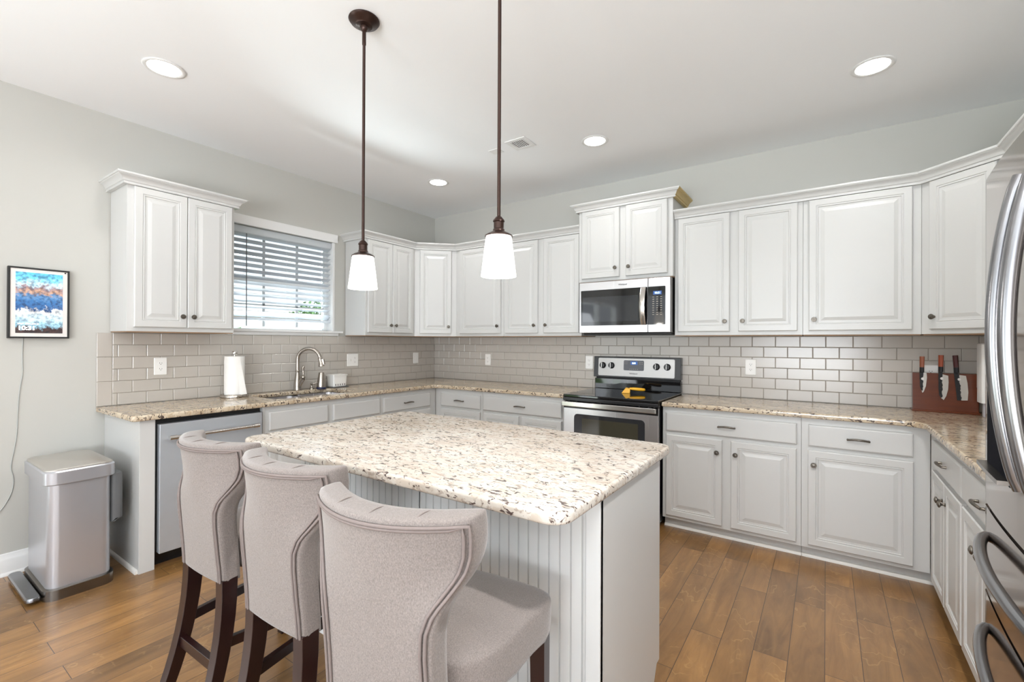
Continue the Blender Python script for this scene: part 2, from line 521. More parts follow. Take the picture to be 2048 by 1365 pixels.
# ---------------------------------------------------------------- mesh helpers
class MB:
    """collects shapes that become ONE mesh object"""
    def __init__(s):
        s.v, s.f, s.m = [], [], []
    def add(s, vs, fs, mi=0):
        b = len(s.v)
        s.v += [tuple(p) for p in vs]
        s.f += [tuple(b + i for i in f) for f in fs]
        s.m += [mi] * len(fs)
        return s
    def box(s, x0, x1, y0, y1, z0, z1, mi=0):
        v = [(x, y, z) for z in (z0, z1) for y in (y0, y1) for x in (x0, x1)]
        return s.add(v, [(0, 2, 3, 1), (4, 5, 7, 6), (0, 1, 5, 4), (2, 6, 7, 3), (0, 4, 6, 2), (1, 3, 7, 5)], mi)
    def loops(s, loops, cap0=True, cap1=True, closed=True, mi=0):
        n = len(loops[0])
        vs = [p for lp in loops for p in lp]
        fs = []
        for i in range(len(loops) - 1):
            for j in range(n if closed else n - 1):
                k = (j + 1) % n
                fs.append((i * n + j, i * n + k, (i + 1) * n + k, (i + 1) * n + j))
        if cap0:
            fs.append(tuple(reversed(range(n))))
        if cap1:
            fs.append(tuple((len(loops) - 1) * n + j for j in range(n)))
        return s.add(vs, fs, mi)
    def lathe(s, prof, n=24, axis='z', c=(0, 0, 0), mi=0):
        """prof = [(radius, height)]"""
        lps = []
        for r, h in prof:
            lp = []
            for k in range(n):
                a = 2 * PI * k / n
                x, y = r * math.cos(a), r * math.sin(a)
                p = {'z': (x, y, h), '-y': (x, -h, y), 'x': (h, x, y), '-x': (-h, y, x), 'y': (y, h, x)}[axis]
                lp.append((c[0] + p[0], c[1] + p[1], c[2] + p[2]))
            lps.append(lp)
        return s.loops(lps, mi=mi)
    def tube(s, pts, r, n=10, mi=0, ry=None, up=None, caps=True):
        pts = [Vector(p) for p in pts]
        rs = r if isinstance(r, (list, tuple)) else [r] * len(pts)
        rys = rs if ry is None else (ry if isinstance(ry, (list, tuple)) else [ry] * len(pts))
        lps = []
        ref = Vector(up) if up else None
        for i, p in enumerate(pts):
            t = (pts[min(i + 1, len(pts) - 1)] - pts[max(i - 1, 0)]).normalized()
            if ref is None:
                ref = Vector((0, 0, 1)) if abs(t.z) < 0.9 else Vector((1, 0, 0))
            a = ref - t * ref.dot(t)
            if a.length < 1e-5:
                a = t.orthogonal()
            a.normalize()
            if not up:
                ref = a
            b = t.cross(a)
            lps.append([p + a * (math.cos(2 * PI * k / n) * rs[i]) + b * (math.sin(2 * PI * k / n) * rys[i]) for k in range(n)])
        return s.loops(lps, cap0=caps, cap1=caps, mi=mi)
    def prism(s, poly, z0, z1, axis='z', mi=0):
        """poly = 2D outline; extruded along axis"""
        def P(a, b, h):
            return {'z': (a, b, h), 'y': (a, h, b), 'x': (h, a, b)}[axis]
        return s.loops([[P(a, b, z0) for a, b in poly], [P(a, b, z1) for a, b in poly]], mi=mi)
    def xf(s, mtx):
        s.v = [tuple(mtx @ Vector(p)) for p in s.v]
        return s

def obj(name, mb, mats, parent=None, bevel=0.0, seg=2, loc=None, rot=None, sub=0, angle=35, label=None):
    me = bpy.data.meshes.new(name)
    me.from_pydata(mb.v, [], mb.f)
    bm = bmesh.new()
    bm.from_mesh(me)
    bmesh.ops.recalc_face_normals(bm, faces=bm.faces)
    bm.to_mesh(me)
    bm.free()
    for m_ in (mats if isinstance(mats, (list, tuple)) else [mats]):
        me.materials.append(m_)
    for p_, i_ in zip(me.polygons, mb.m):
        p_.material_index = i_
    me.polygons.foreach_set('use_smooth', [True] * len(me.polygons))
    if not sub:
        me.set_sharp_from_angle(angle=math.radians(angle))
    o = bpy.data.objects.new(name, me)
    COL.objects.link(o)
    if parent:
        o.parent = parent
    if loc:
        o.location = loc
    if rot:
        o.rotation_euler = rot
    if bevel:
        b = o.modifiers.new('bevel', 'BEVEL')
        b.width = bevel
        b.segments = seg
        b.limit_method = 'ANGLE'
        b.angle_limit = math.radians(40)
        b.harden_normals = True
    if sub:
        u = o.modifiers.new('subdivision', 'SUBSURF')
        u.levels = sub
        u.render_levels = sub
    if label:
        o['label'] = label
    return o

def tag(o, label, cat, group=None):
    o['label'] = label
    o['category'] = cat
    if group:
        o['group'] = group
    return o

def thing(name, label, cat, loc=(0, 0, 0), rotz=0.0, group=None):
    o = bpy.data.objects.new(name, None)
    o.empty_display_size = 0.05
    COL.objects.link(o)
    o.location = loc
    o.rotation_euler = (0, 0, rotz)
    return tag(o, label, cat, group)

def struct(o):
    o['kind'] = 'structure'
    return o

def text(name, body, size, m_, parent, loc, rot=(PI / 2, 0, 0), align='CENTER', extrude=0.0004, bold=0.0):
    cu = bpy.data.curves.new(name, 'FONT')
    cu.body = body
    cu.size = size
    cu.align_x = align
    cu.extrude = extrude
    cu.offset = bold
    cu.resolution_u = 4
    t = bpy.data.objects.new(name + '_curve', cu)
    COL.objects.link(t)
    bpy.context.view_layer.update()
    me = bpy.data.meshes.new_from_object(t)
    bpy.data.objects.remove(t)
    me.materials.clear()
    me.materials.append(m_)
    o = bpy.data.objects.new(name, me)
    COL.objects.link(o)
    o.parent = parent
    o.location = loc
    o.rotation_euler = rot
    return o

def arc(cx, cy, r, a0, a1, n=8):
    return [(cx + r * math.cos(a0 + (a1 - a0) * i / n), cy + r * math.sin(a0 + (a1 - a0) * i / n)) for i in range(n + 1)]

def rrect(x0, x1, y0, y1, r, n=6):
    return (arc(x1 - r, y0 + r, r, -PI / 2, 0, n) + arc(x1 - r, y1 - r, r, 0, PI / 2, n) + arc(x0 + r, y1 - r, r, PI / 2, PI, n) + arc(x0 + r, y0 + r, r, PI, 1.5 * PI, n))

def slab(name, outer, holes, z0, z1, m_, ease=0.008):
    """flat slab with eased edges from a 2D outline with holes"""
    cu = bpy.data.curves.new(name, 'CURVE')
    cu.dimensions = '2D'
    cu.fill_mode = 'BOTH'
    h = (z1 - z0) / 2
    cu.extrude = h - ease
    cu.bevel_depth = ease
    cu.bevel_resolution = 3
    cu.offset = -ease
    for lp in [outer] + holes:
        sp = cu.splines.new('POLY')
        sp.points.add(len(lp) - 1)
        for q, (x, y) in zip(sp.points, lp):
            q.co = (x, y, 0, 1)
        sp.use_cyclic_u = True
    t = bpy.data.objects.new(name + '_curve', cu)
    COL.objects.link(t)
    bpy.context.view_layer.update()
    me = bpy.data.meshes.new_from_object(t)
    bpy.data.objects.remove(t)
    me.materials.clear()
    me.materials.append(m_)
    for v in me.vertices:
        v.co.z += (z0 + z1) / 2
    me.polygons.foreach_set('use_smooth', [True] * len(me.polygons))
    me.set_sharp_from_angle(angle=math.radians(30))
    o = bpy.data.objects.new(name, me)
    COL.objects.link(o)
    return o

def copy_tree(o, parent=None):
    c = o.copy()
    COL.objects.link(c)
    if parent:
        c.parent = parent
    for ch in list(o.children):
        copy_tree(ch, c)
    return c

# ---------------------------------------------------------------- the room
def wall_with_holes(name, along, a0, a1, z0, z1, t0, t1, holes, m_):
    """wall in the plane along x or y, with rectangular holes (h0, h1, z0, z1)"""
    mb = MB()
    def bx(p0, p1, q0, q1):
        if p1 - p0 < 1e-4 or q1 - q0 < 1e-4:
            return
        if along == 'y':
            mb.box(t0, t1, p0, p1, q0, q1)
        else:
            mb.box(p0, p1, t0, t1, q0, q1)
    cur = a0
    for h0, h1, y0, y1 in sorted(holes):
        bx(cur, h0, z0, z1)
        bx(h0, h1, z0, y0)
        bx(h0, h1, y1, z1)
        cur = h1
    bx(cur, a1, z0, z1)
    return struct(obj(name, mb, m_))

WY0, WY1, WZ0, WZ1 = -2.235, -1.352, ZC + 0.515, ZC + 1.348      # window over the sink
struct(obj('floor', MB().box(-0.15, XE + 0.15, YF - 0.15, 0.15, -0.05, 0.0), M['floor']))
struct(obj('ceiling', MB().box(-0.15, XE + 0.15, YF - 0.15, 0.15, ZH, ZH + 0.05), M['paint_ceiling']))
wall_with_holes('wall_left', 'y', YF - 0.15, 0.15, 0, ZH, -0.15, 0.0, [(WY0, WY1, WZ0, WZ1), (-6.5, -4.6, 0.02, 2.15)], M['paint_wall'])
wall_with_holes('wall_back', 'x', 0, XR, 0, ZH, 0.0, 0.15, [], M['paint_wall'])
wall_with_holes('wall_right', 'y', YR, 0.15, 0, ZH, XR, XR + 0.15, [], M['paint_wall'])
wall_with_holes('wall_right_return', 'x', XR + 0.15, XE, 0, ZH, YR, YR + 0.15, [], M['paint_wall'])
wall_with_holes('wall_side', 'y', YF, YR + 0.15, 0, ZH, XE, XE + 0.15, [(-6.05, -3.95, 0.3, 2.4)], M['paint_wall'])
wall_with_holes('wall_front', 'x', 0, XE, 0, ZH, YF - 0.15, YF, [(0.45, 2.45, 0.3, 2.4), (2.65, 4.65, 0.3, 2.4), (5.4, 7.4, 0.3, 2.4)], M['paint_wall'])

# window over the sink: frame, sashes, panes
def window_1():
    wroot = thing('window_1', 'white window with divided panes over the sink', 'window')
    del wroot['category']
    struct(wroot)
    fr = MB()
    x0, x1 = -0.135, -0.085
    fr.box(x0, x1, WY0, WY0 + 0.035, WZ0, WZ1).box(x0, x1, WY1 - 0.035, WY1, WZ0, WZ1)
    fr.box(x0, x1, WY0, WY1, WZ0, WZ0 + 0.012).box(x0, x1, WY0, WY1, WZ1 - 0.035, WZ1)
    zm = ZC + 0.93
    fr.box(x0, x1 + 0.006, WY0, WY1, zm - 0.022, zm + 0.022)
    obj('window_frame', fr, M['trim'], wroot, bevel=0.003)
    mu = MB()
    wy = WY1 - WY0
    for k in (1, 2):
        y = WY0 + wy * k / 3
        mu.box(-0.12, -0.104, y - 0.010, y + 0.010, WZ0 + 0.03, zm - 0.02)
        mu.box(-0.12, -0.104, y - 0.010, y + 0.010, zm + 0.02, WZ1 - 0.03)
    for z in ((WZ0 + zm) / 2, (WZ1 + zm) / 2):
        mu.box(-0.12, -0.104, WY0 + 0.03, WY1 - 0.03, z - 0.010, z + 0.010)
    obj('muntin_grid', mu, M['muntin'], wroot)
    obj('glass_pane', MB().box(-0.1135, -0.1105, WY0 + 0.03, WY1 - 0.03, WZ0 + 0.01, WZ1 - 0.03), M['glass'], wroot)
    # head casing, stool and apron
    struct(obj('trim_1', MB().box(0.0, 0.018, WY0 - 0.05, -1.313, ZC + 1.348, ZC + 1.423), M['trim'], bevel=0.003))
    st = MB().box(-0.085, 0.0004, WY0 + 0.001, WY1 - 0.001, ZC + 0.5155, ZC + 0.518).box(0.0005, 0.040, WY0 - 0.05, -1.27, ZC + 0.500, ZC + 0.518)
    struct(obj('trim_2', st, M['trim'], bevel=0.003))
    struct(obj('trim_3', MB().box(0.0, 0.016, WY0 - 0.04, -1.30, ZC + 0.4735, ZC + 0.4995), M['trim'], bevel=0.002))
    # white jamb strip that closes the opening on the right
    struct(obj('trim_4', MB().box(-0.084, 0.004, WY1 - 0.006, WY1 + 0.016, ZC + 0.5185, ZC + 1.3475), M['trim'], bevel=0.002))
window_1()

def rear_openings():  # unseen glazing, enlarged so that fill light reaches the ceiling
    for n_, (a, b) in (('window_2', (0.45, 2.45)), ('window_3', (2.65, 4.65)), ('window_4', (5.4, 7.4))):
        f = MB()
        y0, y1 = YF - 0.09, YF + 0.012
        for x in (a, (a + b) / 2 - 0.02, b - 0.05):
            f.box(x, x + 0.05, y0, y1, 0.3, 2.4)
        f.box(a, b, y0, y1, 0.3, 0.35).box(a, b, y0, y1, 2.35, 2.4)
        struct(obj(n_, f, M['trim'], bevel=0.003))
    f = MB()
    for y in (-6.05, -5.02, -4.0):
        f.box(XE - 0.012, XE + 0.09, y, y + 0.05, 0.3, 2.4)
    f.box(XE - 0.012, XE + 0.09, -6.05, -3.95, 0.3, 0.35).box(XE - 0.012, XE + 0.09, -6.05, -3.95, 2.35, 2.4)
    struct(obj('added_side_window', f, M['trim'], bevel=0.003))  # added window out of view, put in to light the island end
    f = MB()
    for y in (-6.5, -5.58, -4.65):
        f.box(-0.10, 0.012, y, y + 0.05, 0.02, 2.15)
    f.box(-0.10, 0.012, -6.5, -4.6, 2.09, 2.15).box(-0.10, 0.012, -6.5, -4.6, 0.021, 0.06)
    struct(obj('door_1', f, M['trim'], bevel=0.003))
rear_openings()

# baseboard along the left wall, up to the end of the cabinets
def baseboard(name, y0, y1):
    prof = [(0, 0), (0.016, 0), (0.016, 0.085), (0.013, 0.094), (0.010, 0.100), (0.006, 0.118), (0, 0.122)]
    mb = MB()
    mb.loops([[(x, y0, z) for x, z in prof], [(x, y1, z) for x, z in prof]])
    q = [(0.016, 0)] + [(0.016 + 0.013 * math.cos(a), 0.018 * math.sin(a)) for a in [k * PI / 10 for k in range(6)]]
    mb.loops([[(x, y0, z) for x, z in q], [(x, y1, z) for x, z in q]])
    return struct(obj(name, mb, M['trim']))
baseboard('baseboard_left', -4.59, -3.004)

# tile backsplashes: real tiles with pillowed edges over a grout bed
def tiles(name, along, runs, joint0, extra=None):
    """runs = [(a0, a1, row0, row1)]; joint0 = a vertical joint of the top row"""
    T, P, G = 0.1555, 0.0788, 0.0028
    mb = MB()
    def put(a0, a1, z0, z1):
        lp = []
        for ins, d in ((0.0, 0.002), (0.0, 0.0062), (0.0028, 0.0080)):
            rect = [(a0 + ins, z0 + ins), (a1 - ins, z0 + ins), (a1 - ins, z1 - ins), (a0 + ins, z1 - ins)]
            lp.append([(d, a, z) if along == 'y' else (a, -d, z) for a, z in rect])
        mb.loops(lp, cap0=False, mi=1)
    for a0, a1, r0, r1 in runs:
        z1 = ZC + r1 * P
        if along == 'y':
            mb.box(0.0003, 0.004, a0, a1, ZC + r0 * P + 0.0005, z1 - 0.001)
        else:
            mb.box(a0, a1, -0.004, -0.0003, ZC + r0 * P + 0.0005, z1 - 0.001)
        for r in range(r0, r1):
            off = joint0 + (0 if (5 - r) % 2 == 0 else T / 2)
            k = math.floor((a0 - off) / T)
            while off + k * T < a1:
                s0, s1 = max(a0, off + k * T + G / 2), min(a1, off + (k + 1) * T - G / 2)
                if s1 - s0 > 0.008:
                    put(s0, s1, ZC + r * P + G / 2, ZC + (r + 1) * P - G / 2)
                k += 1
    if extra:
        a0, a1 = extra
        mb.box(0.0003, 0.004, a0, a1, ZC + 0.0005, ZC + 6 * P - 0.001)
        for k in range(3):
            put(a0 + 0.001, a1 - G / 2, ZC + 2 * k * P + G / 2, ZC + (2 * k + 2) * P - G / 2)
    return struct(obj(name, mb, [M['grout'], M['tile']], angle=20))
tiles('wall_tiles_left', 'y', [(-2.963, -0.009, 0, 6)], -2.8601, extra=(-3.043, -2.963))
tiles('wall_tiles_back', 'x', [(0.0, XR - 0.009, 0, 6)], 3.0401)
struct(obj('wall_tiles_right', MB().box(XR - 0.008, XR - 0.0003, -2.15, -0.009, ZC + 0.001, ZC + 0.4725), M['tile']))

# ---------------------------------------------------------------- cabinet parts
DOOR_PROF = [(0, 0), (0, 0.0155), (0.0045, 0.020), (0.040, 0.020), (0.0425, 0.0165), (0.046, 0.0165), (0.0475, 0.0185), (0.051, 0.0185), (0.0535, 0.0135), (0.059, 0.0135), (0.066, 0.0135), (0.087, 0.0190)]
SLAB_PROF = [(0, 0), (0, 0.014), (0.003, 0.0175), (0.008, 0.020)]

def front_mb(w_, h_, prof):
    mb = MB()
    mb.loops([[(i, -d, i), (w_ - i, -d, i), (w_ - i, -d, h_ - i), (i, -d, h_ - i)] for i, d in prof])
    return mb

def add_knob(parent, x, z):
    k = MB().lathe([(0.0075, 0.0), (0.0085, 0.002), (0.0050, 0.006), (0.0050, 0.013), (0.0085, 0.017), (0.0150, 0.020), (0.0158, 0.0235), (0.0135, 0.0265), (0.0105, 0.0265), (0.0095, 0.0285), (0.0052, 0.0290), (0.0045, 0.0305), (0.0, 0.0310)], n=20, axis='-y')
    return obj('knob', k, M['knob'], parent, loc=(x, -0.0198, z), angle=50)

def add_pull(parent, x, z, w_=0.106):
    mb = MB()
    pts = []
    for i in range(13):
        t = -1 + 2 * i / 12
        pts.append((t * w_ / 2, -0.016 - 0.012 * (1 - t * t), 0.006 * (1 - t * t) - 0.002))
    mb.tube(pts, [0.0045 + 0.0018 * (1 - (2 * i / 12 - 1) ** 2) for i in range(13)], n=10)
    for s_ in (-1, 1):
        mb.tube([(s_ * (w_ / 2 - 0.004), 0.0, -0.002), (s_ * (w_ / 2 - 0.004), -0.018, -0.002)], [0.0065, 0.0045], n=10)
    return obj('pull_handle', mb, M['knob'], parent, loc=(x, -0.0198, z), angle=50)

def add_door(root, x, z, w_, h_, d, knob=None, name='door'):
    o = obj(name, front_mb(w_, h_, DOOR_PROF), M['white'], root, loc=(x, -d - 0.0002, z), angle=12)
    if knob:
        kx = {'l': 0.030, 'r': w_ - 0.030}[knob[0]]
        kz = {'b': 0.073, 't': h_ - 0.085}[knob[1]]
        add_knob(o, kx, kz)
    return o

def add_drawer(root, x, z, w_, h_, d, pull=True, name='drawer_front'):
    o = obj(name, front_mb(w_, h_, SLAB_PROF), M['white'], root, loc=(x, -d - 0.0002, z), angle=12)
    if pull:
        add_pull(o, w_ / 2, h_ / 2)
    return o

UZ0, UZ1 = ZC + 0.474, ZC + 1.3755        # upper cabinets
def upper(label, loc, rotz, w_, doors, d=0.305, z0=UZ0, z1=UZ1, dz0=0.033, group=None, poly=None, name='upper_cabinet'):
    r = thing(name, label, 'cabinet', (loc[0], loc[1], z0), rotz, group)
    h_ = z1 - z0
    body = MB()
    if poly:
        body.prism(poly, 0.006, h_ + 0.004)
    else:
        body.box(0.0005, w_ - 0.0005, -d, -0.0085, 0.006, h_ + 0.004)
    obj('cabinet_body', body, M['white'], r, bevel=0.0012, seg=1)
    bt = MB()
    if poly:
        cx = sum(p_[0] for p_ in poly) / len(poly)
        cy = sum(p_[1] for p_ in poly) / len(poly)
        bt.prism([(cx + (x - cx) * 0.97, cy + (y - cy) * 0.97) for x, y in poly], 0.0, 0.0058)
    else:
        bt.box(0.004, w_ - 0.004, -d + 0.004, -0.0095, 0.0, 0.0058)
    obj('underside_panel', bt, M['cab_under'], r, label='bare brown underside panel')
    for (a, b, kn) in doors:
        add_door(r, a, dz0, b - a, h_ - dz0 - 0.0015, d, (kn, 'b'))
    return r

upper('white two-door wall cabinet left of the window', (0.0, -2.978), PI / 2, 0.615, [(0.034, 0.3165, 'r'), (0.3195, 0.595, 'l')])
upper('white two-door wall cabinet just right of the window', (0.0, -1.225), PI / 2, 0.615, [(0.021, 0.309, 'r'), (0.312, 0.580, 'l')])
def corner_poly(rot, pts):
    c, s_ = math.cos(-rot), math.sin(-rot)
    return [(x * c - y * s_, x * s_ + y * c) for x, y in pts]
CP = [(0.0085, -0.0085), (0.0085, -0.6095), (0.305, -0.6095), (0.6095, -0.305), (0.6095, -0.0085)]
DD = 0.647            # distance of the diagonal face from the corner
upper('white single-door cabinet set diagonally in the far room corner', (0.0, 0.0), PI / 4, 0, [(-0.162, 0.162, 'r')], d=DD, poly=corner_poly(PI / 4, CP), name='corner_cabinet')
upper('white one-door wall cabinet between the diagonal corner cabinet and the two-door cabinet', (0.61, 0.0), 0, 0.61, [(0.060, 0.583, 'r')])
upper('white two-door wall cabinet immediately left of the microwave', (1.22, 0.0), 0, 0.838, [(0.028, 0.396, 'r'), (0.460, 0.820, 'l')])
upper('taller white two-door cabinet above the microwave', (2.058, 0.0), 0, 0.792, [(0.032, 0.368, 'r'), (0.421, 0.753, 'l')], d=0.36, z0=ZC + 0.930, z1=ZC + 1.5365, dz0=0.032)
upper('white two-door wall cabinet immediately right of the microwave', (2.85, 0.0), 0, 0.84, [(0.027, 0.391, 'r'), (0.448, 0.810, 'l')])
upper('white wall cabinet with the single widest door', (3.69, 0.0), 0, 0.60, [(0.033, 0.557, 'l')])
CPR = [(-x, y) for x, y in CP]
upper('white single-door cabinet set diagonally beside the refrigerator', (XR, 0.0), -PI / 4, 0, [(-0.162, 0.162, 'l')], d=DD, poly=corner_poly(-PI / 4, [(x if abs(x) > 0.02 else x, y) for x, y in CPR]), name='corner_cabinet')
upper('white wall cabinet on the right wall, hidden behind the refrigerator but for its crown', (XR, -0.6105), -PI / 2, 0.93, [(0.03, 0.45, 'r'), (0.47, 0.90, 'l')])

# crown moldings
CROWN = [(0.0, 0.0), (0.022, 0.0), (0.0235, 0.006), (0.0205, 0.010), (0.0205, 0.015), (0.026, 0.018), (0.029, 0.024), (0.034, 0.034), (0.043, 0.043), (0.0515, 0.047), (0.053, 0.051), (0.0575, 0.052), (0.0595, 0.058), (0.0585, 0.0645), (0.0, 0.0645)]
def crown(label, path, z, mats=None, raw_last=False):
    P_ = [Vector((x, y)) for x, y in path]
    nrm = []
    for a, b in zip(P_, P_[1:]):
        t = (b - a).normalized()
        nrm.append(Vector((t.y, -t.x)))
    mit = []
    for i in range(len(P_)):
        if i == 0:
            mit.append(nrm[0])
        elif i == len(P_) - 1:
            mit.append(nrm[-1])
        else:
            n1, n2 = nrm[i - 1], nrm[i]
            m_ = (n1 + n2).normalized()
            mit.append(m_ / max(0.2, m_.dot(n1)))
    lps = [[(p_.x + m_.x * o_, p_.y + m_.y * o_, z + u) for o_, u in CROWN] for p_, m_ in zip(P_, mit)]
    mb = MB()
    if raw_last:
        mb.loops(lps[:-1])
        mb.loops(lps[-2:], mi=1)
    else:
        mb.loops(lps)
    return tag(obj('crown_molding', mb, [M['white'], M['raw_wood']], angle=25), label, 'molding')
e_ = 0.0008
crown('white crown molding on the cabinet left of the window', [(0.001, -2.978 - e_), (0.305 + e_, -2.978 - e_), (0.305 + e_, -2.363 + e_), (0.001, -2.363 + e_)], UZ1 + 0.0004)
crown('white crown molding that turns the far room corner, right of the window', [(0.001, -1.225 - e_), (0.305 + e_, -1.225 - e_), (0.305 + e_, -0.61), (0.61, -0.305 - e_), (2.0572, -0.305 - e_)], UZ1 + 0.0004)
crown('highest crown molding, above the microwave cabinet, its right return bare wood', [(2.058 - e_, -0.001), (2.058 - e_, -0.36 - e_), (2.85 + e_, -0.36 - e_), (2.85 + e_, -0.001)], ZC + 1.5369, raw_last=True)
crown('white crown molding right of the microwave, running to the refrigerator', [(2.8518, -0.305 - e_), (4.29, -0.305 - e_), (4.595 - e_, -0.61), (4.595 - e_, -1.54)], UZ1 + 0.0004)

# ---------------------------------------------------------------- base cabinets
BTOP = ZC - 0.0335
def base(label, loc, rotz, w_, fronts, kick=(0, None), d=0.61, open_top=False):
    r = thing('base_cabinet', label, 'cabinet', (loc[0], loc[1], 0), rotz)
    cb = MB()
    if open_top:
        cb.box(0.0005, 0.0185, -d, -0.0085, 0.078, BTOP).box(w_ - 0.0185, w_ - 0.0005, -d, -0.0085, 0.078, BTOP)
        cb.box(0.0185, w_ - 0.0185, -d, -d + 0.018, 0.078, BTOP).box(0.0185, w_ - 0.0185, -0.020, -0.0085, 0.078, BTOP)
        cb.box(0.0185, w_ - 0.0185, -d + 0.018, -0.020, 0.078, 0.096)
    else:
        cb.box(0.0005, w_ - 0.0005, -d, -0.0085, 0.078, BTOP)
    obj('cabinet_body', cb, M['white'], r, bevel=0.0012, seg=1)
    k0, k1 = kick[0], w_ if kick[1] is None else kick[1]
    kb = MB().box(k0 + 0.001, k1 - 0.001, -d + 0.062, -0.02, 0.0, 0.0775)
    q = [(-d + 0.0615, 0)] + [(-d + 0.0615 - 0.014 * math.cos(a), 0.019 * math.sin(a)) for a in [j * PI / 10 for j in range(6)]]
    kb.prism(q, k0 + 0.001, k1 - 0.001, axis='x', mi=1)
    obj('toe_kick', kb, [M['white'], M['shoe']], r)
    for f in fronts:
        if f[0] == 'drawer':
            add_drawer(r, f[1], f[3], f[2] - f[1], f[4] - f[3], d)
        elif f[0] == 'panel':
            add_drawer(r, f[1], f[3], f[2] - f[1], f[4] - f[3], d, pull=False, name='false_drawer_front')
        else:
            add_door(r, f[1], f[3], f[2] - f[1], f[4] - f[3], d, (f[5], 't'))
    return r
DZ0, DZ1 = ZC - 0.803, ZC - 0.2275      # doors
WZa, WZb = ZC - 0.2025, ZC - 0.0725     # drawers
base('white sink base with two blank drawer fronts beside the dishwasher', (0, -2.312), PI / 2, 1.017,
     [('panel', 0.040, 0.495, WZa, WZb), ('panel', 0.543, 0.995, WZa, WZb), ('door', 0.040, 0.495, DZ0, DZ1, 'r'), ('door', 0.543, 0.995, DZ0, DZ1, 'l')], open_top=True)
base('white drawer base below the window wall, nearest the inside corner', (0, -1.295), PI / 2, 0.6848,
     [('drawer', 0.022, 0.593, WZa, WZb), ('door', 0.022, 0.593, DZ0, DZ1, 'r')], kick=(0, 0.6848))
base('white base cabinet with the narrow drawer on the stove wall, at the inside corner', (0.6115, 0), 0, 0.5935,
     [('drawer', 0.084, 0.572, WZa, WZb), ('door', 0.084, 0.572, DZ0, DZ1, 'r')])
base('white base cabinet with a wide drawer immediately left of the range', (1.205, 0), 0, 0.853,
     [('drawer', 0.018, 0.829, WZa, WZb), ('door', 0.024, 0.407, DZ0, DZ1, 'r'), ('door', 0.438, 0.829, DZ0, DZ1, 'l')])
base('white base cabinet with two doors under one drawer, right of the range', (2.85, 0), 0, 0.845,
     [('drawer', 0.026, 0.822, WZa, WZb), ('door', 0.027, 0.396, DZ0, DZ1, 'r'), ('door', 0.450, 0.820, DZ0, DZ1, 'l')])
base('white base cabinet with the single widest lower door', (3.695, 0), 0, 0.594,
     [('drawer', 0.036, 0.522, WZa, WZb), ('door', 0.034, 0.523, DZ0, DZ1, 'l')], kick=(0, 0.64))
base('white base cabinet on the right wall, first from the corner', (XR, -0.6125), -PI / 2, 0.787,
     [('drawer', 0.150, 0.775, WZa, WZb), ('door', 0.150, 0.458, DZ0, DZ1, 'r'), ('door', 0.467, 0.775, DZ0, DZ1, 'l')])
base('white base cabinet on the right wall, next to the refrigerator', (XR, -1.400), -PI / 2, 0.780,
     [('drawer', 0.010, 0.610, WZa, WZb), ('door', 0.010, 0.306, DZ0, DZ1, 'r'), ('door', 0.314, 0.610, DZ0, DZ1, 'l')])

def end_panel():
    r = thing('end_panel', 'white end panel of the cabinet run, left of the dishwasher', 'panel', (0, -3.0, 0))
    obj('panel_board', MB().box(0.0012, 0.612, 0.0, 0.0745, 0.0, BTOP), M['white'], r, bevel=0.0015)
    q = [(0.0, 0)] + [(-0.014 * math.cos(a), 0.022 * math.sin(a)) for a in [j * PI / 10 for j in range(6)]]
    obj('shoe_strip', MB().prism(q, 0.03, 0.598, axis='x'), M['shoe'], r)
end_panel()

# worktops
inner = arc(0.648 + 0.07, -0.648 - 0.07, 0.07, PI, PI / 2, 8)
outer = [(0.0095, -3.045)] + arc(0.648 - 0.02, -3.045 + 0.02, 0.02, -PI / 2, 0, 4) + inner + [(2.0615, -0.648), (2.0615, -0.0095), (0.0095, -0.0095)]
SY0, SY1, SX0, SX1 = -2.175, -1.475, 0.125, 0.535
sink_hole = rrect(SX0, SX1, SY0, SY1, 0.07)
tag(slab('granite_countertop', outer, [sink_hole], ZC - 0.0325, ZC, M['granite']), 'speckled granite countertop with the sink, tinted beige for its dimmer light, turning the far corner', 'countertop')
inner2 = arc(4.252 - 0.09, -0.648 - 0.09, 0.09, PI / 2, 0, 8)
outer2 = [(2.8535, -0.648)] + inner2 + [(4.252, -2.175), (XR - 0.0095, -2.175), (XR - 0.0095, -0.0095), (2.8535, -0.0095)]
tag(slab('granite_countertop', outer2, [], ZC - 0.0325, ZC, M['granite']), 'speckled granite countertop right of the range, tinted beige for its dimmer light, under the knife board', 'countertop')
isl = rrect(1.700, 3.296, -2.967, -2.000, 0.06)
tag(slab('island_countertop', isl, [], ZC - 0.034, ZC, M['granite_lit'], ease=0.010), 'speckled granite top with rounded corners on the kitchen island, paler for its stronger light', 'countertop')

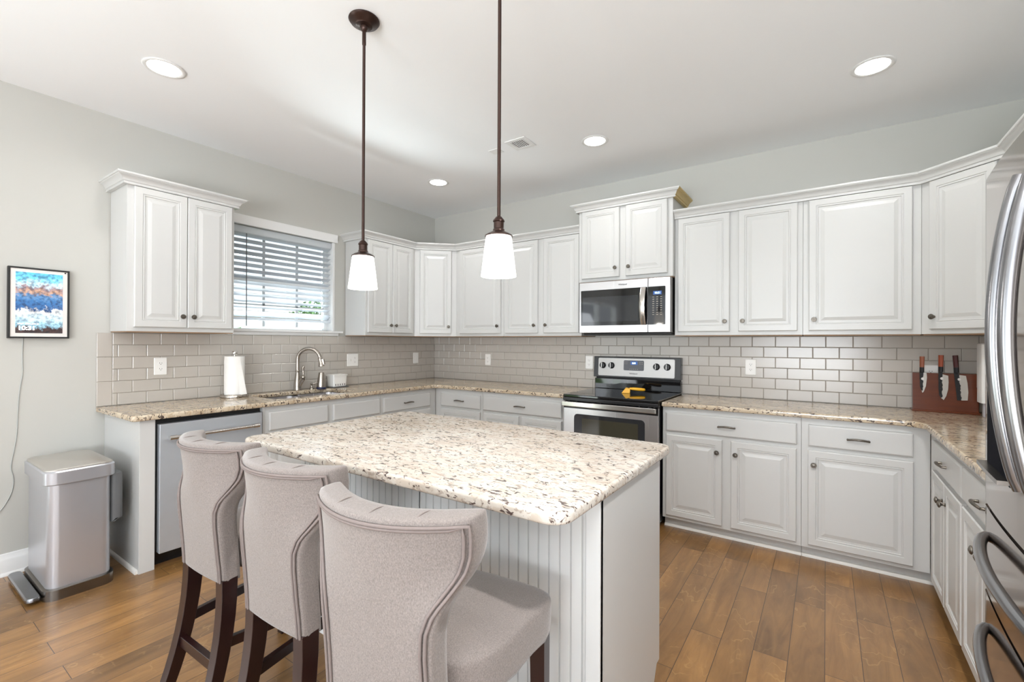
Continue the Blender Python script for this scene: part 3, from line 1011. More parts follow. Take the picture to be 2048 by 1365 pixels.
# island cabinet with beadboard back
def island():
    r = thing('island_cabinet', 'white kitchen island cabinet with beadboard back behind the stools', 'cabinet', (0, 0, 0))
    x0, x1, yb, yf = 1.760, 3.262, -2.690, -2.132
    obj('cabinet_body', MB().box(x0, x1, yb, yf, 0.085, ZC - 0.0345), M['white'], r, bevel=0.0015)
    obj('toe_kick', MB().box(x0 + 0.01, x1 - 0.01, yb + 0.01, yf - 0.07, 0.0, 0.0848), M['white'], r)
    # end panels; the back lower corner is notched for the toe kick
    for xa, xb in ((x1 + 0.0003, x1 + 0.0200), (x0 - 0.0200, x0 - 0.0003)):
        pl = [(-2.705, 0.0), (-2.115 - 0.085, 0.0), (-2.115 - 0.085, 0.03), (-2.168, 0.085), (-2.135, 0.085), (-2.135, ZC - 0.0345), (-2.705, ZC - 0.0345)]
        obj('end_panel', MB().prism([(a, b) for a, b in pl], xa, xb, axis='x'), M['white'], r, bevel=0.001, seg=1)
    # beadboard
    P_ = []
    x = x0 - 0.02
    top = x1 + 0.0200
    pitch = 0.0381
    k = 0
    while x < top - 0.06:
        if k == 21:
            P_ += [(x, -2.7055), (x + 0.0006, -2.6980), (x + 0.0034, -2.6980), (x + 0.0040, -2.7055)]
        P_ += [(x, -2.7055), (x + pitch - 0.0060, -2.7055), (x + pitch - 0.0048, -2.7015), (x + pitch - 0.0030, -2.7050), (x + pitch - 0.0014, -2.7015)]
        x += pitch
        k += 1
    P_ += [(x, -2.7055), (top, -2.7055), (top, -2.6905), (x0 - 0.02, -2.6905)]
    bb = MB().prism(P_, 0.0, ZC - 0.0345)
    obj('beadboard_panel', bb, M['white'], r, angle=15)
    obj('corner_stile', MB().box(top - 0.045, top + 0.001, -2.7120, -2.7058, 0.0, ZC - 0.0345), M['white'], r, bevel=0.001, seg=1)
    sm = MB()
    q = [(-2.7060, 0)] + [(-2.7060 - 0.012 * math.cos(a), 0.020 * math.sin(a)) for a in [j * PI / 10 for j in range(6)]]
    sm.prism(q, x0 - 0.02, top, axis='x')
    q2 = [(top + 0.0015, 0)] + [(top + 0.0015 + 0.012 * math.cos(a), 0.020 * math.sin(a)) for a in [j * PI / 10 for j in range(6)]]
    sm.loops([[(a, -2.718, b) for a, b in q2], [(a, -2.200, b) for a, b in q2]])
    obj('shoe_molding', sm, M['trim'], r)
    # doors on the stove side
    rr = thing('door_side', '', '')
    bpy.data.objects.remove(rr)
    for a in (1.80, 2.28, 2.76):
        o = obj('door', front_mb(0.44, 0.56, DOOR_PROF), M['white'], r, loc=(a + 0.44, yf + 0.0002, 0.105), rot=(0, 0, PI), angle=12)
        add_knob(o, 0.03, 0.48)
        o = obj('drawer_front', front_mb(0.44, 0.13, SLAB_PROF), M['white'], r, loc=(a + 0.44, yf + 0.0002, 0.69), rot=(0, 0, PI), angle=12)
        add_pull(o, 0.22, 0.065)
island()

# ---------------------------------------------------------------- appliances
def dishwasher():
    r = thing('dishwasher', 'stainless dishwasher with a bar handle, next to the end panel', 'dishwasher', (0, -2.922, 0), PI / 2)
    w_ = 0.606
    obj('tub_housing', MB().box(0.002, w_ - 0.002, -0.585, -0.02, 0.10, ZC - 0.036), M['black'], r)
    obj('toe_panel', MB().box(0.004, w_ - 0.004, -0.545, -0.30, 0.0, 0.098), M['black'], r)
    d = obj('door', MB().box(0.012, w_ - 0.008, -0.632, -0.586, 0.088, ZC - 0.066), M['steel_dw'], r, bevel=0.003)
    h = MB()
    zb = ZC - 0.145
    h.tube([(0.075, -0.672, zb), (w_ - 0.075, -0.672, zb)], 0.0105, n=16)
    for x in (0.066, w_ - 0.066):
        h.tube([(x - 0.018, -0.672, zb), (x + 0.018, -0.672, zb)], 0.0135, n=16)
        h.box(x - 0.012, x + 0.012, -0.664, -0.6325, zb - 0.008, zb + 0.008)
    obj('bar_handle', h, M['steel_bright'], d)
dishwasher()

def stove():
    X0, X1 = 2.0745, 2.8375
    r = thing('electric_range', 'stainless electric range with black glass cooktop', 'range', (X0, 0, 0))
    w_ = X1 - X0
    obj('oven_body', MB().box(0.0, w_, -0.635, -0.012, 0.03, ZC - 0.012), M['black'], r, bevel=0.002)
    obj('storage_drawer', MB().box(0.004, w_ - 0.004, -0.665, -0.6355, 0.06, 0.235), M['steel'], r, bevel=0.004)
    d = obj('oven_door', MB().box(0.002, w_ - 0.002, -0.668, -0.6355, 0.245, ZC - 0.046), M['steel'], r, bevel=0.004)
    wz0, wz1 = ZC - 0.52, ZC - 0.142
    fr = MB()
    fr.loops([[(x, -0.6685, z) for x, z in rrect(0.096, w_ - 0.100, wz0, wz1, 0.03)], [(x, -0.6700, z) for x, z in rrect(0.096, w_ - 0.100, wz0, wz1, 0.03)]])
    obj('window_border', fr, M['window_glass_dark'], d)
    fr = MB()
    fr.loops([[(x, -0.6701, z) for x, z in rrect(0.165, w_ - 0.150, wz0 + 0.05, wz1 - 0.032, 0.008)], [(x, -0.6706, z) for x, z in rrect(0.165, w_ - 0.150, wz0 + 0.05, wz1 - 0.032, 0.008)]])
    obj('oven_window', fr, M['oven_glass'], d)
    h = MB().box(0.004, w_ - 0.010, -0.708, -0.690, ZC - 0.083, ZC - 0.046)
    for x in (0.03, w_ - 0.06):
        h.box(x, x + 0.03, -0.690, -0.6685, ZC - 0.078, ZC - 0.052)
    obj('door_handle', h, M['steel_bright'], d, bevel=0.004)
    obj('handle_shade_strip', MB().box(0.004, w_ - 0.004, -0.6692, -0.6682, ZC - 0.1005, ZC - 0.0470), M['black'], d)  # black sheet on the steel door, painted shade behind the handle
    # cooktop with raised black rim
    ct = MB().box(-0.006 + 0.0145, w_ + 0.006 - 0.0005, -0.690, -0.060, ZC - 0.0115, ZC + 0.0105)
    c = obj('glass_cooktop', ct, M['black_glass'], r, bevel=0.005, seg=3)
    rim = MB().box(0.0085, w_ + 0.0055, -0.693, -0.652, ZC - 0.040, ZC - 0.012)
    obj('front_rim', rim, M['black'], r, bevel=0.006, seg=3)
    # backguard
    b0, b1 = ZC + 0.1135, ZC + 0.2975
    obj('rear_vent_trim', MB().box(0.002, w_ - 0.002, -0.064, -0.0095, ZC + 0.011, b0 - 0.012), M['black_glass'], r, bevel=0.004)
    obj('vent_gap', MB().box(0.012, w_ - 0.012, -0.052, -0.0095, b0 - 0.0118, b0 + 0.0005), M['black_matte'], r)
    pg = [(-0.0095, b0), (-0.078, b0), (-0.066, b1), (-0.0095, b1)]
    g = obj('backguard', MB().prism(pg, -0.006 + 0.0005, w_ - 0.0005, axis='x'), M['black'], r, bevel=0.004, label='black backguard with stainless control face')
    tilt = math.atan2(0.012, b1 - b0)
    def on_face(x, z, off):            # a point on the sloping control face
        t = (z - b0) / (b1 - b0)
        return (x, -0.078 + 0.012 * t - off, z)
    def plate(name, x0, x1, z0, z1, rad, off, m_, parent):
        mb = MB()
        for o_ in (off, off + 0.0012):
            pass
        lp0 = [on_face(x, z, off) for x, z in rrect(x0, x1, z0, z1, rad)]
        lp1 = [on_face(x, z, off + 0.0012) for x, z in rrect(x0, x1, z0, z1, rad)]
        mb.loops([lp0, lp1])
        return obj(name, mb, m_, parent)
    f = plate('control_face', 0.040, 0.715, b0 + 0.014, b1 - 0.014, 0.010, 0.0002, M['steel_control'], g)
    q = plate('touch_panel', 0.278, 0.458, b0 + 0.066, b1 - 0.030, 0.010, 0.0015, M['panel_grey'], g)
    plate('clock_screen', 0.340, 0.402, b1 - 0.068, b1 - 0.038, 0.003, 0.0028, M['screen_blue'], g)
    text('clock_digits', '0:01', 0.020, M['digit_blue'], g, on_face(0.371, b1 - 0.0605, 0.0042), (PI / 2 - tilt, 0, 0), bold=0.0006)
    mb = MB()
    for i in range(4):
        for j in range(2):
            x, z = (0.290, 0.306, 0.424, 0.442)[i], (b1 - 0.045, b1 - 0.060)[j]
            p = on_face(x, z, 0.0028)
            mb.box(x - 0.004, x + 0.004, p[1] - 0.0004, p[1], z - 0.0012, z + 0.0012)
    for i in range(5):
        x, z = 0.335 + 0.017 * i, b0 + 0.078
        p = on_face(x, z, 0.0028)
        mb.box(x - 0.004, x + 0.004, p[1] - 0.0004, p[1], z - 0.0012, z + 0.0012)
    obj('key_marks', mb, M['keys'], g)
    text('maker_lettering', 'Whirlpool', 0.017, M['text_grey'], g, on_face(0.366, b0 + 0.034, 0.0018), (PI / 2 - tilt, 0, 0), bold=0.0003)
    for x, z in ((0.084, 0.0), (0.166, 0.0), (0.565, 0.0), (0.655, 0.0)):
        zc = b0 + 0.105
        kb = MB().lathe([(0.0285, 0.0), (0.0285, 0.004), (0.0255, 0.006), (0.0240, 0.022), (0.0215, 0.0245), (0.0, 0.0245)], n=28, axis='-y')
        kb.box(-0.0055, 0.0055, -0.0330, -0.0235, -0.0245, 0.0245)
        p = on_face(x, zc, 0.0015)
        k = obj('control_knob', kb, M['black'], g, loc=p, rot=(-tilt, 0, 0), angle=40)
        obj('pointer_stripe', MB().box(-0.0015, 0.0015, -0.0336, -0.0331, -0.022, 0.022), M['steel_bright'], k)
stove()

def microwave():
    X0, X1 = 2.0795, 2.8415
    w_ = X1 - X0
    z0, z1 = ZC + 0.503, ZC + 0.929
    r = thing('microwave_oven', 'stainless over-the-range microwave with dark glass door', 'microwave', (X0, 0, z0))
    h_ = z1 - z0
    obj('case', MB().box(0.0, w_, -0.372, -0.0095, 0.0, h_), M['steel_dark'], r, bevel=0.003, label='dark brown-grey case sides')
    obj('vent_underside', MB().box(0.02, w_ - 0.004, -0.350, -0.02, -0.018, -0.0003), M['black_matte'], r, bevel=0.003)
    xs = 0.590
    d = obj('door', MB().box(0.001, xs, -0.400, -0.3725, 0.0, h_ - 0.002), M['steel'], r, bevel=0.004)
    mb = MB()
    mb.loops([[(x, -0.4002, z) for x, z in rrect(0.018, xs - 0.002, 0.060, h_ - 0.070, 0.006)], [(x, -0.4020, z) for x, z in rrect(0.018, xs - 0.002, 0.060, h_ - 0.070, 0.006)]])
    obj('door_glass', mb, M['black_glass'], d)
    mb = MB()
    mb.loops([[(x, -0.4021, z) for x, z in rrect(0.036, xs - 0.075, 0.092, h_ - 0.128, 0.006)], [(x, -0.4026, z) for x, z in rrect(0.036, xs - 0.075, 0.092, h_ - 0.128, 0.006)]])
    obj('window', mb, M['window_glass_dark'], d)
    pts = []
    for i in range(15):
        t = i / 14
        pts.append((xs - 0.032, -0.412 - 0.034 * math.sin(PI * t), 0.062 + (h_ - 0.137) * t))
    hd = MB().tube(pts, 0.0065, n=10, ry=0.021, up=(0, -1, 0))
    obj('door_handle', hd, M['steel_bright'], d, angle=60)
    c = obj('control_column', MB().box(xs + 0.002, w_ - 0.001, -0.400, -0.3725, 0.0, h_ - 0.002), M['steel'], r, bevel=0.004)
    mb = MB()
    mb.loops([[(x, -0.4002, z) for x, z in rrect(xs + 0.004, w_ - 0.036, 0.060, h_ - 0.070, 0.006)], [(x, -0.4020, z) for x, z in rrect(xs + 0.004, w_ - 0.036, 0.060, h_ - 0.070, 0.006)]])
    k = obj('keypad_glass', mb, M['black_glass'], c)
    obj('clock_screen', MB().box(xs + 0.042, xs + 0.108, -0.4026, -0.4021, h_ - 0.134, h_ - 0.106), M['screen_blue'], k)
    text('clock_digits', '10:31', 0.021, M['digit_blue'], k, (xs + 0.076, -0.4032, h_ - 0.127), bold=0.0004)
    kb = MB()
    for j in range(9):
        for i in range(3):
            x, z = xs + 0.045 + 0.030 * i, h_ - 0.152 - 0.017 * j
            kb.box(x - 0.008, x + 0.006, -0.4025, -0.4021, z - 0.0016, z + 0.0016)
    obj('key_marks', kb, M['keys'], k)
    text('maker_lettering', 'Whirlpool', 0.017, M['text_grey'], d, (0.385, -0.4007, h_ - 0.042), bold=0.0003)
microwave()

def refrigerator():
    r = thing('refrigerator', 'tall stainless refrigerator with curved bar handles at the right edge', 'refrigerator', (0, 0, 0))
    YA, YB = -2.190, -3.095
    YM = (YA + YB) / 2
    obj('cabinet_case', MB().box(4.235, XR - 0.02, YB + 0.004, YA - 0.004, 0.02, 1.755), M['grey_plastic'], r, bevel=0.004)
    def fx(y):
        return 4.156 + 0.022 * ((y - YM) / 0.4525) ** 2
    def bowed(ya, yb, z0, z1):
        pts = []
        n_ = 16
        rad = 0.012
        for i in range(n_ + 1):
            y = ya + (yb - ya) * i / n_
            x = fx(y)
            dist = min(abs(y - ya), abs(y - yb))
            if dist < rad:
                x += rad - math.sqrt(max(0, rad * rad - (rad - dist) ** 2))
            pts.append((x, y))
        # finer points at the rounded vertical edges
        ed = []
        for y_, s_ in ((ya, 1), (yb, -1)):
            e2 = []
            for j in range(6):
                a = PI / 2 * j / 5
                dy = rad * (1 - math.cos(a))
                yy = y_ + math.copysign(dy, yb - ya) * s_
                e2.append((fx(yy) + rad * (1 - math.sin(a)), yy))
            ed.append(e2)
        pts = ed[0] + [p for p in pts if min(abs(p[1] - ya), abs(p[1] - yb)) > rad * 1.05] + list(reversed(ed[1]))
        pts += [(4.2345, yb), (4.2345, ya)]
        return MB().prism(pts, z0, z1)
    zs1, zs2 = ZC - 0.006, ZC - 0.237
    dl = obj('left_door', bowed(YA, YM + 0.002, zs1 + 0.005, 1.770), M['steel_fridge'], r, angle=30)
    dr = obj('right_door', bowed(YM - 0.002, YB, zs1 + 0.005, 1.770), M['steel_fridge'], r, angle=30)
    d1 = obj('upper_freezer_drawer', bowed(YA, YB, zs2 + 0.005, zs1 - 0.005), M['steel_fridge'], r, angle=30)
    d2 = obj('lower_freezer_drawer', bowed(YA, YB, 0.085, zs2 - 0.005), M['steel_fridge'], r, angle=30)
    def gasket(z):
        return bowed(YA - 0.006, YB + 0.006, z - 0.0049, z + 0.0049)
    g = gasket(zs1)
    g.v = [(x + 0.008, y, z) for x, y, z in g.v]
    g2 = gasket(zs2)
    g2.v = [(x + 0.008, y, z) for x, y, z in g2.v]
    g.add(g2.v, g2.f)
    obj('door_gasket', g, M['black_matte'], r)
    def vhandle(y, door):
        pts, ra, rb = [], [], []
        n_ = 26
        z0, z1 = ZC + 0.125, ZC + 0.765
        for i in range(n_ + 1):
            t = i / n_
            x = fx(y) - 0.008 - 0.040 * math.sin(PI * t) ** 0.75
            pts.append((x, y, z0 + (z1 - z0) * t))
        mb = MB().tube(pts, 0.0135, n=16, ry=0.0145, up=(1, 0, 0))
        for t in (0.03, 0.97):
            z = z0 + (z1 - z0) * t
            mb.tube([(fx(y) + 0.001, y, z), (fx(y) - 0.012, y, z)], 0.010, n=12)
        obj('door_handle', mb, M['steel_bar'], door, angle=50)
    vhandle(YM + 0.045, dl)
    vhandle(YM - 0.040, dr)
    def hhandle(z, dr_):
        pts = []
        n_ = 40
        ya, yb = YA - 0.055, YB + 0.055
        for i in range(n_ + 1):
            t = i / n_
            y = ya + (yb - ya) * t
            prot = 0.042 * min(1.0, math.sin(PI * t) ** 0.55 * 1.02)
            pts.append((fx(y) - 0.002 - prot, y, z))
        mb = MB().tube(pts, 0.0125, n=16)
        obj('drawer_handle', mb, M['steel_bar'], dr_, angle=50)
    hhandle(ZC - 0.085, d1)
    hhandle(ZC - 0.325, d2)
    # ice and water dispenser on the left door
    y0, y1, z0, z1 = -2.255, -2.500, ZC + 0.105, ZC + 0.44
    n_ = 8
    def strip(off, ins, za, zb):
        out = []
        for i in range(n_ + 1):
            y = y0 - ins + (y1 + 2 * ins - y0) * i / n_
            out.append((fx(y) - off, y))
        return out
    fr = MB()
    a = strip(0.0008, 0, z0, z1)
    fr.loops([[(x, y, z0) for x, y in a] + [(x, y, z1) for x, y in reversed(a)], [(x - 0.0022, y, z0) for x, y in a] + [(x - 0.0022, y, z1) for x, y in reversed(a)]])
    dp = obj('dispenser_panel', fr, M['recess_black'], dl)
    lg = MB()
    a = strip(0.0032, 0.004, z0, z0)
    lg.loops([[(x, y, z0 + 0.003) for x, y in a] + [(x - 0.020, y, z0 + 0.003) for x, y in reversed(a)], [(x, y, z0 + 0.013) for x, y in a] + [(x - 0.020, y, z0 + 0.013) for x, y in reversed(a)]])
    obj('drip_tray', lg, M['steel_dark'], dp)
    obj('base_grille', MB().box(4.235, 4.30, YB + 0.01, YA - 0.01, 0.0, 0.019), M['black_matte'], r)
refrigerator()

# ---------------------------------------------------------------- sink, tap and the things around them
def sink():
    r = thing('sink', 'stainless double-bowl sink set under the granite below the window', 'sink', (0, 0, 0))
    zt = ZC - 0.0335
    ym = SY0 + (SY1 - SY0) * 0.52
    for n_, (a, b) in (('left_bowl', (SY0 - 0.006, ym - 0.012)), ('right_bowl', (ym + 0.012, SY1 + 0.006))):
        mb = MB()
        o_ = rrect(SX0 - 0.006, SX1 + 0.006, a, b, 0.06)
        cx, cy = (SX0 + SX1) / 2, (a + b) / 2
        def sh(s_):
            return [(cx + (x - cx) * s_, cy + (y - cy) * s_) for x, y in o_]
        lps = [[(x, y, zt) for x, y in sh(1.03)], [(x, y, zt) for x, y in o_], [(x, y, zt - 0.15) for x, y in sh(0.965)], [(x, y, zt - 0.185) for x, y in sh(0.88)], [(x, y, zt - 0.19) for x, y in sh(0.2)],
               [(x, y, zt - 0.195) for x, y in sh(0.2)], [(x, y, zt - 0.19) for x, y in sh(0.90)], [(x, y, zt - 0.152) for x, y in sh(0.985)], [(x, y, zt - 0.004) for x, y in sh(1.03)]]
        mb.loops(lps, cap0=False, cap1=False)
        mb.loops([lps[-1], lps[0]], cap0=False, cap1=False)
        mb.loops([lps[4], lps[5]], cap0=True, cap1=True)
        obj(n_, mb, M['steel'], r)
    obj('divider', MB().box(SX0 + 0.01, SX1 - 0.01, ym - 0.0115, ym + 0.0115, zt - 0.12, zt - 0.012), M['steel_bright'], r, bevel=0.006, seg=3)
sink()

def faucet():
    r = thing('kitchen_faucet', 'brushed nickel gooseneck faucet behind the sink', 'faucet', (0.062, -1.735, ZC), 0.58)
    # bell shaped body
    obj('body', MB().lathe([(0.030, 0.0), (0.031, 0.004), (0.029, 0.010), (0.0295, 0.035), (0.0275, 0.07), (0.0215, 0.115), (0.0165, 0.150), (0.0150, 0.158), (0.0172, 0.162), (0.0172, 0.170), (0.0140, 0.174)], n=28), M['nickel'], r, angle=60)
    pts = [(0, 0, 0.172), (0, 0, 0.215), (0, 0, 0.262)]
    R_ = 0.098
    for i in range(1, 19):
        a = PI * i / 18 * 0.93
        pts.append((R_ - R_ * math.cos(a), 0, 0.262 + R_ * math.sin(a)))
    obj('gooseneck', MB().tube(pts, 0.0145, n=18, up=(0, 1, 0)), M['nickel'], r, angle=60)
    e = pts[-1]
    wd = MB().lathe([(0.0148, 0.0), (0.0175, -0.004), (0.0175, -0.012), (0.0170, -0.030), (0.0205, -0.055), (0.0250, -0.073), (0.0240, -0.079), (0.0, -0.079)], n=24, c=(0, 0, 0))
    wd.box(0.014, 0.030, -0.009, 0.009, -0.066, -0.018)
    obj('spray_wand', wd, M['nickel'], r, loc=e, rot=(0, -0.20, 0), angle=45)
    lv = MB().tube([(0.018, -0.002, 0.045), (0.036, -0.006, 0.080), (0.052, -0.010, 0.104)], [0.016, 0.019, 0.020], n=16)
    lv.lathe([(0.0, -0.012), (0.014, -0.010), (0.0185, 0.0), (0.014, 0.012), (0.006, 0.022)], n=20, c=(0.054, -0.010, 0.112))
    lv.tube([(0.054, -0.010, 0.122), (0.056, -0.011, 0.146), (0.053, -0.010, 0.170), (0.052, -0.010, 0.190), (0.057, -0.011, 0.206), (0.062, -0.012, 0.212)], [0.008, 0.008, 0.0095, 0.011, 0.010, 0.006], n=12)
    obj('lever_handle', lv, M['nickel'], r, angle=60)
faucet()

def soap_pump():
    r = thing('soap_dispenser', 'small built-in soap pump with a long thin spout beside the faucet', 'soap dispenser', (0.066, -1.606, ZC), 0.75)
    obj('pump_base', MB().lathe([(0.0215, 0.0), (0.0215, 0.004), (0.015, 0.010), (0.010, 0.022), (0.0085, 0.036), (0.0115, 0.042), (0.0115, 0.052), (0.006, 0.056), (0.0, 0.057)], n=20), M['nickel'], r, angle=50)
    obj('spout', MB().tube([(0.004, 0, 0.046), (0.035, 0, 0.053), (0.060, 0, 0.060), (0.068, 0, 0.059)], [0.0055, 0.0045, 0.004, 0.004], n=10), M['nickel'], r, angle=60)
soap_pump()

def steel_bottle():
    r = thing('soap_bottle', 'cone-shaped stainless soap bottle with navy base beneath the faucet spout', 'bottle', (0.122, -1.548, ZC))
    obj('navy_base', MB().lathe([(0.040, 0.0), (0.0405, 0.003), (0.0400, 0.016), (0.0390, 0.0175)], n=28), M['blue_dark'], r, angle=50)
    obj('cone_body', MB().lathe([(0.0385, 0.0178), (0.0385, 0.03), (0.0345, 0.07), (0.028, 0.11), (0.0235, 0.138), (0.0215, 0.146), (0.0, 0.148)], n=28), M['nickel'], r, angle=50)
steel_bottle()

def caddy():
    r = thing('sink_caddy', 'white slotted sponge caddy on a grey tray by the faucet', 'caddy', (0.082, -1.362, ZC), 0.12)
    obj('tray', MB().box(-0.055, 0.060, -0.092, 0.092, 0.0, 0.010), M['grey_plastic'], r, bevel=0.004)
    bx = MB()
    lp = [[(x, y, z) for x, y in rrect(-0.042 - f, 0.042 + f, -0.074 - f, 0.074 + f, 0.012)] for z, f in ((0.0105, 0.0), (0.105, 0.005), (0.105, 0.010), (0.118, 0.012), (0.118, 0.001), (0.020, -0.004))]
    bx.loops(lp)
    b = obj('caddy_box', bx, M['plastic_white'], r)
    sl = MB()
    for k in range(5):
        y = -0.052 + 0.026 * k
        sl.box(0.0415, 0.0432, y - 0.0035, y + 0.0035, 0.016, 0.034)
    obj('drain_slots', sl, M['slot'], b)
caddy()

def towels():
    x, y = 0.128, -2.275
    r = thing('towel_holder', 'steel paper towel stand left of the sink', 'paper towel holder', (x, y, ZC))
    obj('base_disc', MB().lathe([(0.092, 0.0), (0.095, 0.003), (0.095, 0.018), (0.092, 0.022), (0.0, 0.022)], n=40), M['nickel'], r, angle=40)
    obj('post', MB().lathe([(0.007, 0.0222), (0.007, 0.318)], n=14), M['steel_bright'], r)
    obj('cap', MB().lathe([(0.017, 0.318), (0.0185, 0.320), (0.0185, 0.343), (0.016, 0.346), (0.0, 0.346)], n=24), M['steel_bright'], r, angle=40)
    q = thing('paper_towel_roll', 'white paper towel roll with a hanging loose sheet', 'paper towels', (x, y, ZC + 0.0226))
    rl = MB()
    n_ = 36
    R_, r_, h_ = 0.067, 0.020, 0.284
    lps = []
    for rad, z in ((r_, 0.0), (R_, 0.0), (R_, h_), (r_, h_), (r_, 0.0)):
        lps.append([(rad * math.cos(2 * PI * k / n_), rad * math.sin(2 * PI * k / n_), z) for k in range(n_)])
    rl.loops(lps, cap0=False, cap1=False)
    obj('roll', rl, M['paper'], q, angle=40)
    # loose sheet leaving the roll on the room side, its lower corner swinging to the right
    sh = MB()
    nu, nv = 12, 12
    a0 = math.radians(-125)
    front, back = [], []
    for i in range(nu + 1):
        u = i / nu
        for j in range(nv + 1):
            v = j / nv
            ang = a0 + math.radians(128) * u
            rad = R_ + 0.0015
            px, py = rad * math.cos(ang), rad * math.sin(ang)
            z = h_ * (1 - v) - 0.006 * v
            swing = max(0.0, u - 0.25) * v
            px += 0.010 * swing
            py += 0.072 * swing
            z -= 0.012 * swing
            if u < 0.3:
                z = z - (0.3 - u) * 0.20 * (1 - v) + (0.3 - u) * 0.3 * v * 0.3
            z = max(z, -0.018)
            front.append((px, py, z))
            back.append((px * 0.985, py * 0.985, z))
    nn = nv + 1
    base_i = len(front)
    fs = []
    for i in range(nu):
        for j in range(nv):
            a = i * nn + j
            fs.append((a, a + nn, a + nn + 1, a + 1))
            fs.append((base_i + a, base_i + a + 1, base_i + a + nn + 1, base_i + a + nn))
    sh.add(front + back, fs)
    obj('loose_sheet', sh, M['paper'], q)
towels()

# ---------------------------------------------------------------- outlets and switches
def plate(kind, label, loc, rotz, w_=0.075, cat='outlet', dev=('o',)):
    r = thing(kind, label, cat, loc, rotz)
    h_ = 0.120
    mb = MB()
    mb.loops([[(x, -d, z) for x, z in rrect(-w_ / 2 + i, w_ / 2 - i, -h_ / 2 + i, h_ / 2 - i, 0.004, 3)] for i, d in ((0, 0), (0, 0.003), (0.003, 0.006))])
    p = obj('cover_plate', mb, M['plastic_white'], r, angle=30)
    for k, t in enumerate(dev):
        cx = 0 if len(dev) == 1 else (-0.023 + 0.046 * k)
        if t == 'o':
            for s_ in (-1, 1):
                z = s_ * 0.0195
                f = MB().loops([[(cx + 0.0165 * math.cos(a) * (1 if True else 1), -d, z + max(-0.0125, min(0.0125, 0.0165 * math.sin(a)))) for a in [2 * PI * j / 24 for j in range(24)]] for d in (0.0061, 0.0075)])
                q = obj('receptacle', f, M['plastic_white'], r)
                sl = MB().box(cx - 0.0075, cx - 0.0055, -0.0079, -0.0076, z - 0.001, z + 0.007).box(cx + 0.0055, cx + 0.0075, -0.0079, -0.0076, z - 0.001, z + 0.006).box(cx - 0.002, cx + 0.002, -0.0079, -0.0076, z - 0.0085, z - 0.0045)
                obj('slots', sl, M['slot'], q)
        elif t == 's':
            obj('toggle_frame', MB().box(cx - 0.006, cx + 0.006, -0.0068, -0.0061, -0.0125, 0.0125), M['mat_white'], r)
            obj('toggle', MB().prism([(-0.0069, -0.004), (-0.016, 0.004), (-0.016, 0.009), (-0.0069, 0.006)], cx - 0.004, cx + 0.004, axis='x'), M['plastic_white'], r, bevel=0.001)
        elif t == 'g':
            obj('rocker', MB().box(cx - 0.0165, cx + 0.0165, -0.0085, -0.0061, -0.033, 0.033), M['plastic_white'], r, bevel=0.002)
    return r
FX = 0.0082
plate('wall_outlet', 'white double outlet on the tiles left of the paper towels', (FX, -2.705, ZC + 0.245), PI / 2)
plate('switch_plate', 'wide white plate with one switch and one outlet right of the faucet', (FX, -1.140, ZC + 0.242), PI / 2, w_=0.125, cat='switch', dev=('s', 'o'))
plate('wall_outlet', 'white rocker plate on the shaded window-wall tiles nearest the corner', (FX, -0.305, ZC + 0.24), PI / 2, dev=('g',), cat='switch')
plate('wall_outlet', 'white outlet on the stove wall nearest the room corner', (0.805, -FX, ZC + 0.232), 0)
plate('wall_outlet', 'white outlet immediately left of the range', (1.995, -FX, ZC + 0.236), 0)
plate('wall_outlet', 'white outlet right of the range', (3.342, -FX, ZC + 0.238), 0)
plate('wall_outlet', 'white outlet partly hidden behind the knife board', (4.372, -FX, ZC + 0.225), 0)

# ---------------------------------------------------------------- things on the right worktop and the range
def knife_board():
    r = thing('knife_board', 'dark reddish wooden magnetic stand holding three knives', 'knife stand', (4.272, -0.085, ZC), 0.0)
    lean = 0.09
    bd = MB().box(0.0, 0.300, -0.012, 0.010, 0.0, 0.232)
    obj('board', bd, M['knife_wood'], r, bevel=0.002, loc=(0, -0.030, 0.0085), rot=(-lean, 0, 0))
    obj('foot', MB().box(-0.004, 0.304, -0.055, 0.045, 0.0, 0.012), M['knife_wood'], r, bevel=0.002)
    return lean
LEAN = knife_board()

def knife(label, x, ztop, tilt, hl, blade, spine, handle_m, hw):
    """x, ztop in the board frame; blade = outline on the edge side, spine = dark forged part"""
    r = thing('kitchen_knife', label, 'knife', (4.272 + x, -0.133, ZC + 0.0085), 0)
    r.rotation_euler = (-LEAN, tilt, 0)
    def pr(poly, t):
        return MB().prism(poly, -t, t, axis='y')
    hz0 = ztop - hl
    oct_ = [(-hw, -hw * 0.55), (-hw * 0.55, -hw), (hw * 0.55, -hw), (hw, -hw * 0.55), (hw, hw * 0.55), (hw * 0.55, hw), (-hw * 0.55, hw), (-hw, hw * 0.55)]
    obj('handle', MB().loops([[(a * 0.92, b, hz0 + 0.032) for a, b in oct_], [(a, b, ztop) for a, b in oct_]]), handle_m, r)
    obj('ferrule', MB().loops([[(a * 0.92, b, hz0) for a, b in oct_], [(a * 0.92, b, hz0 + 0.0318) for a, b in oct_]]), M['blade_black'], r, label='black ferrule')
    b = obj('blade', pr(blade, 0.0010), M['blade'], r, label='pale polished edge of the blade')
    obj('forged_spine', pr(spine, 0.0013), M['blade_black'], r, label='black hammered spine')
    cx = sum(p_[0] for p_ in spine) / len(spine)
    st = MB().loops([[(cx + 0.0075 * math.cos(a), -0.0014, hz0 - 0.040 + 0.008 * math.sin(a)) for a in [2 * PI * k / 14 for k in range(14)]], [(cx + 0.0075 * math.cos(a), -0.0017, hz0 - 0.040 + 0.008 * math.sin(a)) for a in [2 * PI * k / 14 for k in range(14)]]])
    obj('stamp', st, M['mat_white'], r, label='small round white maker stamp')
